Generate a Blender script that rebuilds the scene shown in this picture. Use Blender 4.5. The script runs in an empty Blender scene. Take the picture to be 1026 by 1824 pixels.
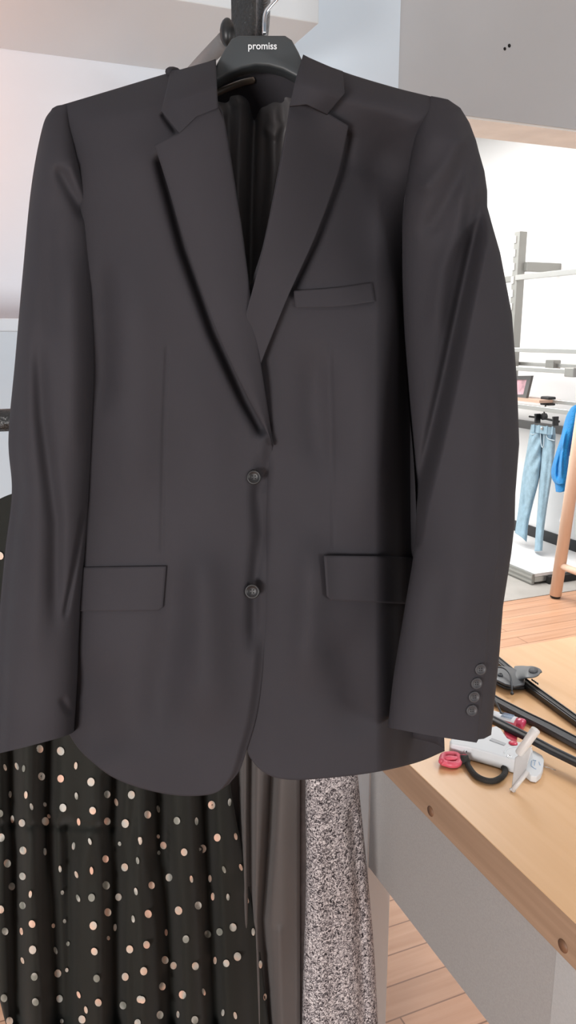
import bpy, bmesh, math, random
import numpy as np
from mathutils import Vector
random.seed(7)
rng = np.random.default_rng(5)
sc = bpy.context.scene
COL = sc.collection

# ------------------------------------------------------------------ camera
F = 1378.0; CU, CV = 513.0, 912.0
PITCH = math.radians(12.8); H = 1.5
cp, sp = math.cos(PITCH), math.sin(PITCH)
cam = bpy.data.cameras.new('camera'); co = bpy.data.objects.new('camera', cam); COL.objects.link(co)
co.location = (0, 0, H); co.rotation_euler = (math.pi/2 - PITCH, 0, 0)
cam.sensor_fit = 'VERTICAL'; cam.sensor_height = 36.0; cam.sensor_width = 36.0
cam.lens = F/1824*36; cam.clip_start = 0.02; cam.clip_end = 60
sc.camera = co

def ray(u, v):
    u, v = np.broadcast_arrays(np.asarray(u, float), np.asarray(v, float))
    x = (u-CU)/F; y = -(v-CV)/F
    return np.stack([x, cp + y*sp, -sp + y*cp], -1)
ORI = np.array([0, 0, H])
def P(u, v, Y):
    d = ray(u, v); return ORI + d*(np.asarray(Y, float)/d[..., 1])[..., None]
def Pz(u, v, z):
    d = ray(u, v); return ORI + d*((np.asarray(z, float)-H)/d[..., 2])[..., None]
TH = math.atan2(583, F/cp)
A = np.array([math.cos(TH), math.sin(TH), 0]); B = np.array([-math.sin(TH), math.cos(TH), 0]); ZV = np.array([0, 0, 1.0])
def Pa(u, v, a):
    d = ray(u, v); return ORI + d*(np.asarray(a, float)/(d@A))[..., None]
def Pb(u, v, b):
    d = ray(u, v); return ORI + d*(np.asarray(b, float)/(d@B))[..., None]
def R(a, b, z): return a*A + b*B + z*ZV
def ab(p): return float(p@A), float(p@B), float(p[2])

# ------------------------------------------------------------------ materials
def mat(name, col, rough=0.6, metal=0.0, bump=None, var=None, sheen=0.0, spec=0.5, coat=0.0, trans=0.0, sheen_rough=0.5, space='Object'):
    """bump=(scale,strength,distance)  var=(scale,amount)"""
    m = bpy.data.materials.new(name); m.use_nodes = True
    nt = m.node_tree; b = nt.nodes['Principled BSDF']
    b.inputs['Base Color'].default_value = (*col, 1); b.inputs['Roughness'].default_value = rough
    b.inputs['Metallic'].default_value = metal; b.inputs['Specular IOR Level'].default_value = spec
    b.inputs['Sheen Weight'].default_value = sheen; b.inputs['Sheen Roughness'].default_value = sheen_rough
    b.inputs['Coat Weight'].default_value = coat; b.inputs['Transmission Weight'].default_value = trans
    tc = nt.nodes.new('ShaderNodeTexCoord')
    if var:
        n = nt.nodes.new('ShaderNodeTexNoise'); n.inputs['Scale'].default_value = var[0]; n.inputs['Detail'].default_value = 4
        nt.links.new(tc.outputs[space], n.inputs['Vector'])
        r = nt.nodes.new('ShaderNodeMapRange'); r.inputs['From Min'].default_value = .25; r.inputs['From Max'].default_value = .75
        r.inputs['To Min'].default_value = 1-var[1]; r.inputs['To Max'].default_value = 1+var[1]
        nt.links.new(n.outputs['Fac'], r.inputs['Value'])
        mx = nt.nodes.new('ShaderNodeVectorMath'); mx.operation = 'SCALE'; mx.inputs[0].default_value = col
        nt.links.new(r.outputs[0], mx.inputs['Scale']); nt.links.new(mx.outputs[0], b.inputs['Base Color'])
    if bump:
        n = nt.nodes.new('ShaderNodeTexNoise'); n.inputs['Scale'].default_value = bump[0]; n.inputs['Detail'].default_value = 3
        nt.links.new(tc.outputs[space], n.inputs['Vector'])
        bp = nt.nodes.new('ShaderNodeBump'); bp.inputs['Strength'].default_value = bump[1]; bp.inputs['Distance'].default_value = bump[2]
        nt.links.new(n.outputs['Fac'], bp.inputs['Height']); nt.links.new(bp.outputs[0], b.inputs['Normal'])
    return m

def ramp(nt, stops):
    r = nt.nodes.new('ShaderNodeValToRGB'); e = r.color_ramp.elements
    while len(e) < len(stops): e.new(.5)
    for i, (p, c) in enumerate(stops): e[i].position = p; e[i].color = (*c, 1)
    return r

def wood_mat(name, c1, c2, rough, grain=(1.2, 30, 30), scale=1.0, coat=0.0, planks=None):
    m = bpy.data.materials.new(name); m.use_nodes = True
    nt = m.node_tree; b = nt.nodes['Principled BSDF']; b.inputs['Roughness'].default_value = rough
    b.inputs['Coat Weight'].default_value = coat; b.inputs['Coat Roughness'].default_value = .25
    tc = nt.nodes.new('ShaderNodeTexCoord'); mp = nt.nodes.new('ShaderNodeMapping'); mp.inputs['Scale'].default_value = grain
    nt.links.new(tc.outputs['Object'], mp.inputs[0])
    n = nt.nodes.new('ShaderNodeTexNoise'); n.inputs['Scale'].default_value = scale; n.inputs['Detail'].default_value = 6; n.inputs['Distortion'].default_value = .4
    nt.links.new(mp.outputs[0], n.inputs['Vector'])
    r = ramp(nt, [(.3, c1), (.7, c2)]); nt.links.new(n.outputs['Fac'], r.inputs[0])
    out = r.outputs[0]
    if planks:
        bw_, bh_, gap, amount = planks
        br = nt.nodes.new('ShaderNodeTexBrick'); br.inputs['Scale'].default_value = 1
        br.inputs['Brick Width'].default_value = bw_; br.inputs['Row Height'].default_value = bh_; br.inputs['Mortar Size'].default_value = gap
        br.inputs['Mortar Smooth'].default_value = .3; br.offset = .37
        br.inputs['Color1'].default_value = (1-amount,)*3+(1,); br.inputs['Color2'].default_value = (1+amount,)*3+(1,); br.inputs['Mortar'].default_value = (.45, .38, .33, 1)
        nt.links.new(tc.outputs['Object'], br.inputs['Vector'])
        mx = nt.nodes.new('ShaderNodeMix'); mx.data_type = 'RGBA'; mx.blend_type = 'MULTIPLY'; mx.inputs['Factor'].default_value = 1
        nt.links.new(out, mx.inputs[6]); nt.links.new(br.outputs['Color'], mx.inputs[7]); out = mx.outputs[2]
    nt.links.new(out, b.inputs['Base Color'])
    return m

def tweed_mat():
    m = bpy.data.materials.new('tweed'); m.use_nodes = True
    nt = m.node_tree; b = nt.nodes['Principled BSDF']; b.inputs['Roughness'].default_value = .95; b.inputs['Specular IOR Level'].default_value = .15
    tc = nt.nodes.new('ShaderNodeTexCoord')
    n = nt.nodes.new('ShaderNodeTexNoise'); n.inputs['Scale'].default_value = 230; n.inputs['Detail'].default_value = 2.5; n.inputs['Distortion'].default_value = 1.5
    nt.links.new(tc.outputs['Object'], n.inputs['Vector'])
    r = ramp(nt, [(.38, (.03, .026, .03)), (.49, (.24, .22, .23)), (.55, (.52, .485, .49)), (.68, (.78, .74, .74))])
    nt.links.new(n.outputs['Fac'], r.inputs[0]); nt.links.new(r.outputs[0], b.inputs['Base Color'])
    bp = nt.nodes.new('ShaderNodeBump'); bp.inputs['Strength'].default_value = .6; bp.inputs['Distance'].default_value = .002
    nt.links.new(n.outputs['Fac'], bp.inputs['Height']); nt.links.new(bp.outputs[0], b.inputs['Normal'])
    return m

M = {}
M['suit'] = mat('suit_wool', (.0330, .0312, .0362), .80, bump=(900, .25, .0006), var=(6, .10), spec=.18)
M['lining'] = mat('lining_satin', (.095, .090, .092), .42, bump=(55, .25, .004), spec=.5)
M['button'] = mat('button_resin', (.010, .010, .011), .42, spec=.4)
M['cuff_button_lit'] = mat('button_resin_lit', (.036, .036, .040), .5)  # button resin made paler, the light on the cuffs put into its colour
M['thread'] = mat('button_thread', (.004, .004, .004), .9)
M['hanger'] = mat('hanger_plastic', (.042, .049, .053), .45, bump=(300, .08, .0004), spec=.45)
M['hanger_bar'] = mat('hanger_rim', (.10, .075, .055), .35)
M['white_print'] = mat('white_print', (.72, .75, .77), .5)
M['chrome'] = mat('chrome', (.75, .77, .8), .15, metal=1)
M['rack_black'] = mat('rack_black_paint', (.014, .016, .017), .38, bump=(140, .9, .004), spec=.6)
M['knob'] = mat('knob_plastic', (.010, .011, .012), .4)
M['grey_bar'] = mat('grey_bar', (.16, .155, .155), .5, bump=(120, .3, .002))
M['dress'] = mat('dress_fabric', (.0108, .0120, .0096), .75, bump=(700, .2, .0006), sheen=.10, spec=.25)
def foil_mat():
    m = bpy.data.materials.new('foil_dots'); m.use_nodes = True; nt = m.node_tree; b = nt.nodes['Principled BSDF']
    b.inputs['Roughness'].default_value = .55; b.inputs['Metallic'].default_value = .15
    tc = nt.nodes.new('ShaderNodeTexCoord'); n = nt.nodes.new('ShaderNodeTexNoise'); n.inputs['Scale'].default_value = 26; n.inputs['Detail'].default_value = 1
    nt.links.new(tc.outputs['Object'], n.inputs['Vector'])
    r = ramp(nt, [(.36, (.22, .23, .20)), (.46, (.50, .50, .46)), (.56, (.62, .48, .38)), (.68, (.80, .52, .40))])
    nt.links.new(n.outputs['Fac'], r.inputs[0]); nt.links.new(r.outputs[0], b.inputs['Base Color']); return m
M['foil'] = foil_mat()
M['charcoal'] = mat('charcoal_cloth', (.085, .076, .073), .62, bump=(700, .2, .0006), sheen=.2, spec=.3)
M['tweed'] = tweed_mat()
M['tweed_edge'] = mat('coat_facing', (.085, .070, .068), .85, var=(60, .25))
M['wall'] = mat('wall_white_paint', (.64, .735, .815), .7, bump=(60, .05, .002), var=(3, .015))
M['shelf_white'] = mat('shelf_white', (.62, .665, .69), .55, bump=(90, .04, .001))
M['beam'] = mat('beam_grey', (.46, .475, .49), .7, bump=(60, .05, .002), var=(4, .02))  # one even grey, darker than the white wall
M['cream'] = mat('cream_board', (.80, .80, .78), .65, var=(14, .06))
M['bright_wall'] = mat('backroom_wall_paint', (.86, .86, .86), .7)
M['ceiling'] = mat('ceiling_paint', (.78, .78, .78), .8)
M['floor'] = wood_mat('floor_planks', (.56, .30, .175), (.68, .40, .255), .42, grain=(2.0, 40, 30), planks=(1.25, .083, .0022, .07))
M['carpet'] = mat('grey_carpet', (.45, .43, .40), .95, bump=(400, .6, .004), var=(5, .12))
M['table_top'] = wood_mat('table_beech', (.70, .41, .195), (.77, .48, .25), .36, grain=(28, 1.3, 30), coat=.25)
M['table_edge_shaded'] = wood_mat('table_beech_shaded', (.29, .185, .118), (.38, .25, .165), .5, grain=(40, 1.6, 60))  # beech darkened, the shade on the edge put into its colour
M['dowel'] = mat('dowel_plug', (.17, .085, .045), .55, var=(60, .3))
M['panel'] = mat('grey_laminate', (.335, .325, .315), .55, bump=(900, .12, .0006), var=(350, .08))
M['panel_light'] = mat('pale_grey_laminate', (.40, .40, .395), .55, bump=(900, .12, .0006), var=(350, .06))
M['white_leg'] = mat('white_leg', (.76, .75, .73), .5)
M['black_plastic'] = mat('black_plastic', (.012, .012, .013), .34, spec=.6)
M['grain_plastic'] = mat('grained_black_plastic', (.045, .048, .053), .5, bump=(600, .5, .002))
M['clip_plastic'] = mat('clip_plastic', (.055, .062, .070), .36, bump=(900, .1, .0006), spec=.6)
M['wire'] = mat('dark_wire', (.08, .085, .09), .35, metal=.8)
M['gun'] = mat('gun_plastic', (.66, .69, .71), .45, bump=(700, .08, .0005))
M['gun_dark'] = mat('gun_dark', (.04, .04, .05), .5)
M['gun_line'] = mat('gun_slot', (.42, .44, .46), .5)
M['red'] = mat('red_plastic', (.60, .045, .085), .35, coat=.3)
M['pink'] = mat('pink_plastic', (.66, .10, .15), .4)
M['magenta'] = mat('tube_pink', (.62, .05, .13), .22, coat=.5)
M['label_white'] = mat('paper_label', (.74, .77, .80), .6)
M['label_blue'] = mat('label_print', (.34, .46, .62), .6)
M['clear'] = mat('frosted_plastic', (.82, .80, .78), .4, trans=.3)
M['cord'] = mat('black_cord', (.016, .015, .013), .75, bump=(500, .5, .002))
M['needle'] = mat('needle_steel', (.35, .34, .33), .3, metal=1)
M['steel'] = mat('brushed_steel', (.55, .55, .53), .33, metal=.85)
M['steel_dark'] = mat('upright_grey', (.34, .34, .32), .45, metal=.5)
M['slot'] = mat('slot_pale', (.75, .75, .74), .6)
M['denim'] = mat('light_denim', (.30, .45, .55), .85, bump=(160, .6, .006), var=(26, .16), sheen=.1)
M['denim_seam'] = mat('denim_stitch', (.46, .56, .62), .85)
M['denim_dark'] = mat('denim_pocket', (.13, .22, .30), .9)
M['sweater'] = mat('blue_knit', (.010, .27, .68), .9, bump=(170, .9, .008), var=(14, .14), sheen=.15)
M['rack_wood'] = wood_mat('rack_pine', (.78, .55, .41), (.84, .62, .48), .5, grain=(30, 30, 2))
M['frame_grey'] = mat('frame_grey', (.13, .13, .13), .5)
M['picture'] = mat('picture_pink', (.70, .42, .48), .4, var=(18, .5))
M['shelf_wood'] = mat('shelf_board_wood', (.62, .42, .32), .5)
M['skirting'] = mat('skirting_dark', (.02, .021, .023), .5)
M['rubber'] = mat('rubber_foot', (.02, .02, .02), .7)

# ------------------------------------------------------------------ object helpers
def thing(name, loc, label, cat, group=None):
    o = bpy.data.objects.new(name, None); o.empty_display_size = .05; COL.objects.link(o); o.location = tuple(map(float, loc))
    o['label'] = label; o['category'] = cat
    if group: o['group'] = group
    return o
def origin_of(parent):
    p = np.zeros(3)
    while parent is not None:
        p = p + np.array(parent.location); parent = parent.parent
    return p
def mk(name, verts, faces, m, parent=None, smooth=True, label=None, fmat=None, kind=None, cat=None, group=None, autosmooth=None):
    verts = np.asarray(verts, float).reshape(-1, 3)
    if parent is None:
        lo, hi = verts.min(0), verts.max(0); loc = np.array([(lo[0]+hi[0])/2, (lo[1]+hi[1])/2, lo[2]])
        off = loc
    else:
        loc = np.zeros(3); off = origin_of(parent)
    me = bpy.data.meshes.new(name)
    me.from_pydata((verts-off).tolist(), [], [list(map(int, f)) for f in faces])
    ms = m if isinstance(m, (list, tuple)) else [m]
    for x in ms: me.materials.append(x)
    if fmat is not None: me.polygons.foreach_set('material_index', list(map(int, fmat)))
    if smooth: me.polygons.foreach_set('use_smooth', [True]*len(me.polygons))
    me.update()
    bm = bmesh.new(); bm.from_mesh(me); bmesh.ops.recalc_face_normals(bm, faces=bm.faces); bm.to_mesh(me); bm.free()
    o = bpy.data.objects.new(name, me); COL.objects.link(o); o.location = tuple(loc)
    if parent is not None: o.parent = parent
    if label: o['label'] = label
    if kind: o['kind'] = kind
    if cat: o['category'] = cat
    if group: o['group'] = group
    return o
def bevel(o, w, seg=3):
    b = o.modifiers.new('bevel', 'BEVEL'); b.width = w; b.segments = seg; b.limit_method = 'ANGLE'; b.angle_limit = math.radians(35)
    return o
def solidify(o, t, off=0):
    s = o.modifiers.new('solid', 'SOLIDIFY'); s.thickness = t; s.offset = off; return o
def subsurf(o, n=1):
    s = o.modifiers.new('sub', 'SUBSURF'); s.levels = n; s.render_levels = n; return o

class Acc:
    def __init__(s): s.v = []; s.f = []; s.m = []; s.n = 0
    def add(s, v, f, mi=0):
        v = np.asarray(v, float).reshape(-1, 3); s.v.append(v); s.f += [[i+s.n for i in q] for q in f]; s.m += [mi]*len(f); s.n += len(v); return s
    def mk(s, name, m, parent=None, **k): return mk(name, np.concatenate(s.v), s.f, m, parent, fmat=s.m, **k)

BOXF = [(0,1,2,3),(7,6,5,4),(0,4,5,1),(1,5,6,2),(2,6,7,3),(3,7,4,0)]
def rbox(a0, a1, b0, b1, z0, z1):          # box in room axes
    return [R(a,b,z) for z in (z0,z1) for a,b in ((a0,b0),(a1,b0),(a1,b1),(a0,b1))], BOXF
def obox(c, ex, ey, ez):                   # box from centre and half axes
    c = np.asarray(c, float)
    return [c+sx*ex+sy*ey+sz*ez for sz in (-1,1) for sx,sy in ((-1,-1),(1,-1),(1,1),(-1,1))], BOXF
def unit(x): x = np.asarray(x, float); return x/np.linalg.norm(x)
def catmull(pts, n):
    p = np.asarray(pts, float)
    if len(p) == 2: t = np.linspace(0, 1, n)[:, None]; return p[0]*(1-t)+p[1]*t
    q = np.vstack([2*p[0]-p[1], p, 2*p[-1]-p[-2]])
    out = []
    for i in range(len(p)-1):
        t = np.linspace(0, 1, 24, endpoint=False)[:, None]
        a, b, c, d = q[i], q[i+1], q[i+2], q[i+3]
        out.append(.5*((2*b)+(-a+c)*t+(2*a-5*b+4*c-d)*t**2+(-a+3*b-3*c+d)*t**3))
    out.append(p[-1:]); return resample(np.vstack(out), n)
def resample(p, n):
    p = np.asarray(p, float); d = np.r_[0, np.cumsum(np.linalg.norm(np.diff(p, axis=0), axis=1))]
    t = np.linspace(0, d[-1], n); return np.stack([np.interp(t, d, p[:, k]) for k in range(p.shape[1])], -1)
def tube(pts, r, sides=12, n=None, cap=True, flat=None):
    p = catmull(pts, n) if n else np.asarray(pts, float)
    r = np.broadcast_to(np.asarray(r, float), (len(p),))
    V, Fc = [], []; up = None
    for i in range(len(p)):
        t = unit(p[min(i+1, len(p)-1)]-p[max(i-1, 0)])
        if up is None:
            up = np.array([0,0,1.]) if abs(t[2]) < .9 else np.array([1.,0,0])
        s = unit(np.cross(t, up)); up = unit(np.cross(s, t))
        for k in range(sides):
            an = 2*math.pi*k/sides
            V.append(p[i]+r[i]*(math.cos(an)*s+math.sin(an)*up*(flat or 1)))
    for i in range(len(p)-1):
        for k in range(sides):
            a = i*sides+k; b = i*sides+(k+1) % sides; Fc.append((a, b, b+sides, a+sides))
    if cap:
        Fc.append(tuple(range(sides))[::-1]); Fc.append(tuple(range((len(p)-1)*sides, len(p)*sides)))
    return V, Fc
def prism(poly, d):                        # closed polygon (3-D points) swept along d
    p = np.asarray(poly, float); n = len(p); V = np.vstack([p, p+np.asarray(d, float)])
    return V, [tuple(range(n))[::-1], tuple(range(n, 2*n))]+[(i, (i+1) % n, (i+1) % n+n, i+n) for i in range(n)]
def lathe(prof, c, ax, seg=28):            # prof (r, h) list; axis ax from centre c
    ax = unit(ax); s = unit(np.cross(ax, [0.13, .31, .94])); t = np.cross(ax, s); V = []; Fc = []
    for r, h in prof:
        for k in range(seg):
            an = 2*math.pi*k/seg; V.append(np.asarray(c)+ax*h+r*(math.cos(an)*s+math.sin(an)*t))
    for i in range(len(prof)-1):
        for k in range(seg):
            a = i*seg+k; b = i*seg+(k+1) % seg; Fc.append((a, b, b+seg, a+seg))
    Fc.append(tuple(range(seg))[::-1]); Fc.append(tuple(range((len(prof)-1)*seg, len(prof)*seg)))
    return V, Fc
def ball(c, rx, ry=None, rz=None, ns=14, nr=9):
    ry = ry or rx; rz = rz or rx; V = []; Fc = []
    for i in range(nr+1):
        ph = math.pi*i/nr
        for k in range(ns):
            an = 2*math.pi*k/ns; V.append(np.asarray(c)+np.array([rx*math.sin(ph)*math.cos(an), ry*math.sin(ph)*math.sin(an), rz*math.cos(ph)]))
    for i in range(nr):
        for k in range(ns):
            a = i*ns+k; b = i*ns+(k+1) % ns; Fc.append((a, b, b+ns, a+ns))
    return V, Fc

# ------------------------------------------------------------------ cloth patches
def smooth01(x): x = np.clip(x, 0, 1); return x*x*(3-2*x)
def pdist(u, v, line):
    """distance to a polyline and the signed side (positive = right of its direction)"""
    best = np.full(u.shape, 1e9); sd = np.zeros(u.shape); tt = np.zeros(u.shape)
    L = np.asarray(line, float); seg = np.linalg.norm(np.diff(L, axis=0), axis=1); cum = np.r_[0, np.cumsum(seg)]
    for i in range(len(L)-1):
        a, b = L[i], L[i+1]; ab_ = b-a; l2 = ab_@ab_
        t = np.clip(((u-a[0])*ab_[0]+(v-a[1])*ab_[1])/l2, 0, 1)
        dx = u-(a[0]+t*ab_[0]); dy = v-(a[1]+t*ab_[1]); d = np.hypot(dx, dy)
        s = np.sign(ab_[0]*dy-ab_[1]*dx); k = d < best
        best = np.where(k, d, best); sd = np.where(k, -s*d, sd); tt = np.where(k, (cum[i]+t*seg[i])/cum[-1], tt)
    return best, sd, tt
def ridge(u, v, line, amp, w, fade=.15):
    d, s, t = pdist(u, v, line)
    f = smooth01(t/fade)*smooth01((1-t)/fade) if fade else 1
    return amp*np.exp(-(d/w)**2)*f
def step(u, v, line, amp, w):              # raises the side to the right of the line's direction
    d, s, t = pdist(u, v, line); return amp*smooth01(s/w*.5+.5)
def coons(top, bot, left, right, nu, nv, lin=()):
    T = (resample if 't' in lin else catmull)(top, nu); Bo = (resample if 'b' in lin else catmull)(bot, nu)
    L = (resample if 'l' in lin else catmull)(left, nv); Rr = (resample if 'r' in lin else catmull)(right, nv)
    s = np.linspace(0, 1, nu)[None, :, None]; t = np.linspace(0, 1, nv)[:, None, None]
    c = (1-t)*T[None]+t*Bo[None]+(1-s)*L[:, None]+s*Rr[:, None]-((1-s)*(1-t)*T[0]+s*(1-t)*T[-1]+(1-s)*t*Bo[0]+s*t*Bo[-1])
    S, Tt = np.meshgrid(np.linspace(0, 1, nu), np.linspace(0, 1, nv))
    return c[..., 0], c[..., 1], S, Tt
def gridfaces(nv, nu, off=0, flip=False):
    i = np.arange(nv-1)[:, None]*nu+np.arange(nu-1)[None]; i = i.ravel()+off
    q = np.stack([i, i+1, i+nu+1, i+nu], -1)
    return (q[:, ::-1] if flip else q).tolist()
def rim(nv, nu, o1, o2):                   # joins two grids along all four borders
    def idx(o):
        a = [o+k for k in range(nu)]; b = [o+k*nu+nu-1 for k in range(1, nv)]
        c = [o+(nv-1)*nu+k for k in range(nu-2, -1, -1)]; d = [o+k*nu for k in range(nv-2, 0, -1)]
        return a+b+c+d
    p, q = idx(o1), idx(o2); n = len(p)
    return [(p[k], q[k], q[(k+1) % n], p[(k+1) % n]) for k in range(n)]
def sheet(pts, thick_vec):
    nv, nu = pts.shape[:2]; v1 = pts.reshape(-1, 3); v2 = (pts+np.asarray(thick_vec)).reshape(-1, 3)
    f = gridfaces(nv, nu)+gridfaces(nv, nu, nv*nu, True)+rim(nv, nu, 0, nv*nu)
    return np.vstack([v1, v2]), f

# ================================================================== THE ROOM
ZS = 2.08
bw = ab(Pz(449, 145, ZS))[1]
sh_a, sh_b, _ = ab(Pz(568, 42, ZS))
a_seam = ab(Pb(712, 70, bw))[0]
zbeam = ab(Pb(930, 217.5, bw))[2]
beam_t = ab(Pz(930, 250.5, zbeam))[1]-bw
ZC = 3.0
DECK = 0.075
aw = ab(Pz(985, 968, DECK))[0]
b_mat = ab(Pz(950, 1064, 0))[1]
BB = 9.0
AL, AR, BF = -2.2, 3.9, -3.2

def struct(name, vf, m, label, fmat=None, parent=None):
    # lives in room axes: object rotated by TH so that textures follow the room
    v, f = vf; v = np.asarray(v)
    me = bpy.data.meshes.new(name)
    loc = np.zeros(3)
    loc2 = np.stack([v@A, v@B, v[:, 2]], -1)
    me.from_pydata(loc2.tolist(), [], [list(q) for q in f])
    for x in (m if isinstance(m, list) else [m]): me.materials.append(x)
    if fmat: me.polygons.foreach_set('material_index', fmat)
    bm = bmesh.new(); bm.from_mesh(me); bmesh.ops.recalc_face_normals(bm, faces=bm.faces); bm.to_mesh(me); bm.free()
    o = bpy.data.objects.new(name, me); COL.objects.link(o); o.rotation_euler = (0, 0, TH)
    o['kind'] = 'structure'; o['label'] = label
    return o
struct('floor', rbox(AL, AR, BF, BB, -.05, 0), M['floor'], 'orange brown wooden plank floor')
struct('floor_carpet', rbox(AL+.01, aw-.002, b_mat, BB-.01, -.01, .004), M['carpet'], 'pale grey carpet area of the bright back room')
struct('ceiling', rbox(AL, AR, BF, BB, ZC, ZC+.05), M['ceiling'], 'white ceiling')
struct('wall_back', rbox(AL, a_seam, bw, bw+beam_t, 0, ZC), M['wall'], 'white wall behind the black jacket')
lintel = struct('wall_lintel', rbox(a_seam, AR, bw+.004, bw+beam_t, zbeam, ZC), M['beam'], 'grey lintel above the wide opening')
struct('trim_1', rbox(a_seam, AR, bw+.006, bw+beam_t, zbeam-.006, zbeam), M['cream'], 'cream board under the grey lintel')
struct('wall_right', rbox(aw, aw+.1, bw+beam_t, BB, 0, ZC), M['bright_wall'], 'bright white right wall of the back room')
struct('wall_far', rbox(AL, aw+.1, BB, BB+.1, 0, ZC), M['bright_wall'], 'white far wall of the back room')
struct('wall_left', rbox(AL-.1, AL, BF, BB, 0, ZC), M['wall'], 'white left side wall')
struct('wall_side', rbox(AR, AR+.1, BF, bw+beam_t, 0, ZC), M['wall'], 'white right side wall of the front room')
struct('baseboard_right', rbox(aw-.012, aw, bw+beam_t+.1, BB-.01, 0, DECK+.075), M['skirting'], 'dark baseboard along the white right wall')
for k, (u, v, r) in enumerate(((899, 87, .004), (907, 81.5, .0045))):
    c = Pb(u, v, bw+.004); V, Fc = lathe([(r, -.0012), (r, .001)], c, -B, 14)
    o = mk('nail_hole', V, Fc, M['thread'], lintel); o.matrix_parent_inverse = lintel.matrix_basis.inverted()
# shelves on the back wall
V, Fc = rbox(AL, sh_a, sh_b, bw, ZS, ZS+.085)
bevel(mk('wall_shelf', V, Fc, M['shelf_white'], smooth=False, label='thick white wall shelf high up above the left of the jacket', cat='shelf'), .002, 2)
zl1 = ab(Pb(5, 567, bw-.22))[2]; zl0 = ab(Pb(5, 590, bw-.22))[2]
V, Fc = rbox(AL, ab(Pb(230, 578, bw-.22))[0], bw-.22, bw, zl0, zl1)
bevel(mk('wall_shelf', V, Fc, M['wall'], smooth=False, label='thin white wall shelf at eye level behind the left sleeve', cat='shelf'), .002, 2)

# ================================================================== GARMENT RACK
YR = 1.13
root = thing('garment_rack', P(445, 900, YR)*np.array([1,1,0]), 'black metal garment rack holding the black jacket and dark clothes', 'clothes rack')
pt = P(444, 25, YR+.11); px, py = pt[0], pt[1]
an = math.radians(-32); ex = np.array([math.cos(an), math.sin(an), 0]); ey = np.array([-math.sin(an), math.cos(an), 0])
V, Fc = obox((px, py, 1.06), ex*.020, ey*.020, ZV*1.03); bevel(mk('post', V, Fc, M['rack_black'], root, smooth=True), .005, 3)
V, Fc = obox((px, py, .015), ex*.16, ey*.16, ZV*.015); bevel(mk('base_plate', V, Fc, M['rack_black'], root), .004, 2)
ZH = 1.905                                    # face-out arm that carries the jacket hanger
arm_end = np.array([P(480, 0, .80)[0]-.004, .76, ZH])
V, Fc = tube([(px, py, ZH), (px+.02, py-.06, ZH), arm_end], .009, 14, 20); mk('arm', V, Fc, M['rack_black'], root)
kn = P(405, 58, YR-.015); V, Fc = ball(kn, .010, .012, .017); mk('knob', V, Fc, M['knob'], root)
V, Fc = tube([kn, (px, py, kn[2])], .005, 10); mk('knob_stem', V, Fc, M['knob'], root)
V, Fc = tube([P(402, 70, YR-.01), Pb(360, 112, ab(P(402, 70, YR-.01))[1]+.16), Pb(285, 190, bw-.002)], .011, 12); mk('brace', V, Fc, M['grey_bar'], root)
# cross rail behind the jacket, along the wall direction
rz = P(0, 749, YR-.14)[2]
rc = np.array([px, py, rz])-B*.11; rl = ab(rc)
rail_l = rc - A*.62; rail_r = rc + A*.30
V, Fc = tube([rail_l, rail_r], .0145, 16); mk('rail', V, Fc, M['rack_black'], root)
V, Fc = tube([rc, rc+B*.11], .010, 12); mk('rail_bracket', V, Fc, M['rack_black'], root)
def railY(u, v=1000.0):                        # depth of the vertical plane through the rail
    d = ray(u, v); k = (rc@B)/(d@B); return k*d[..., 1]

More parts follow.
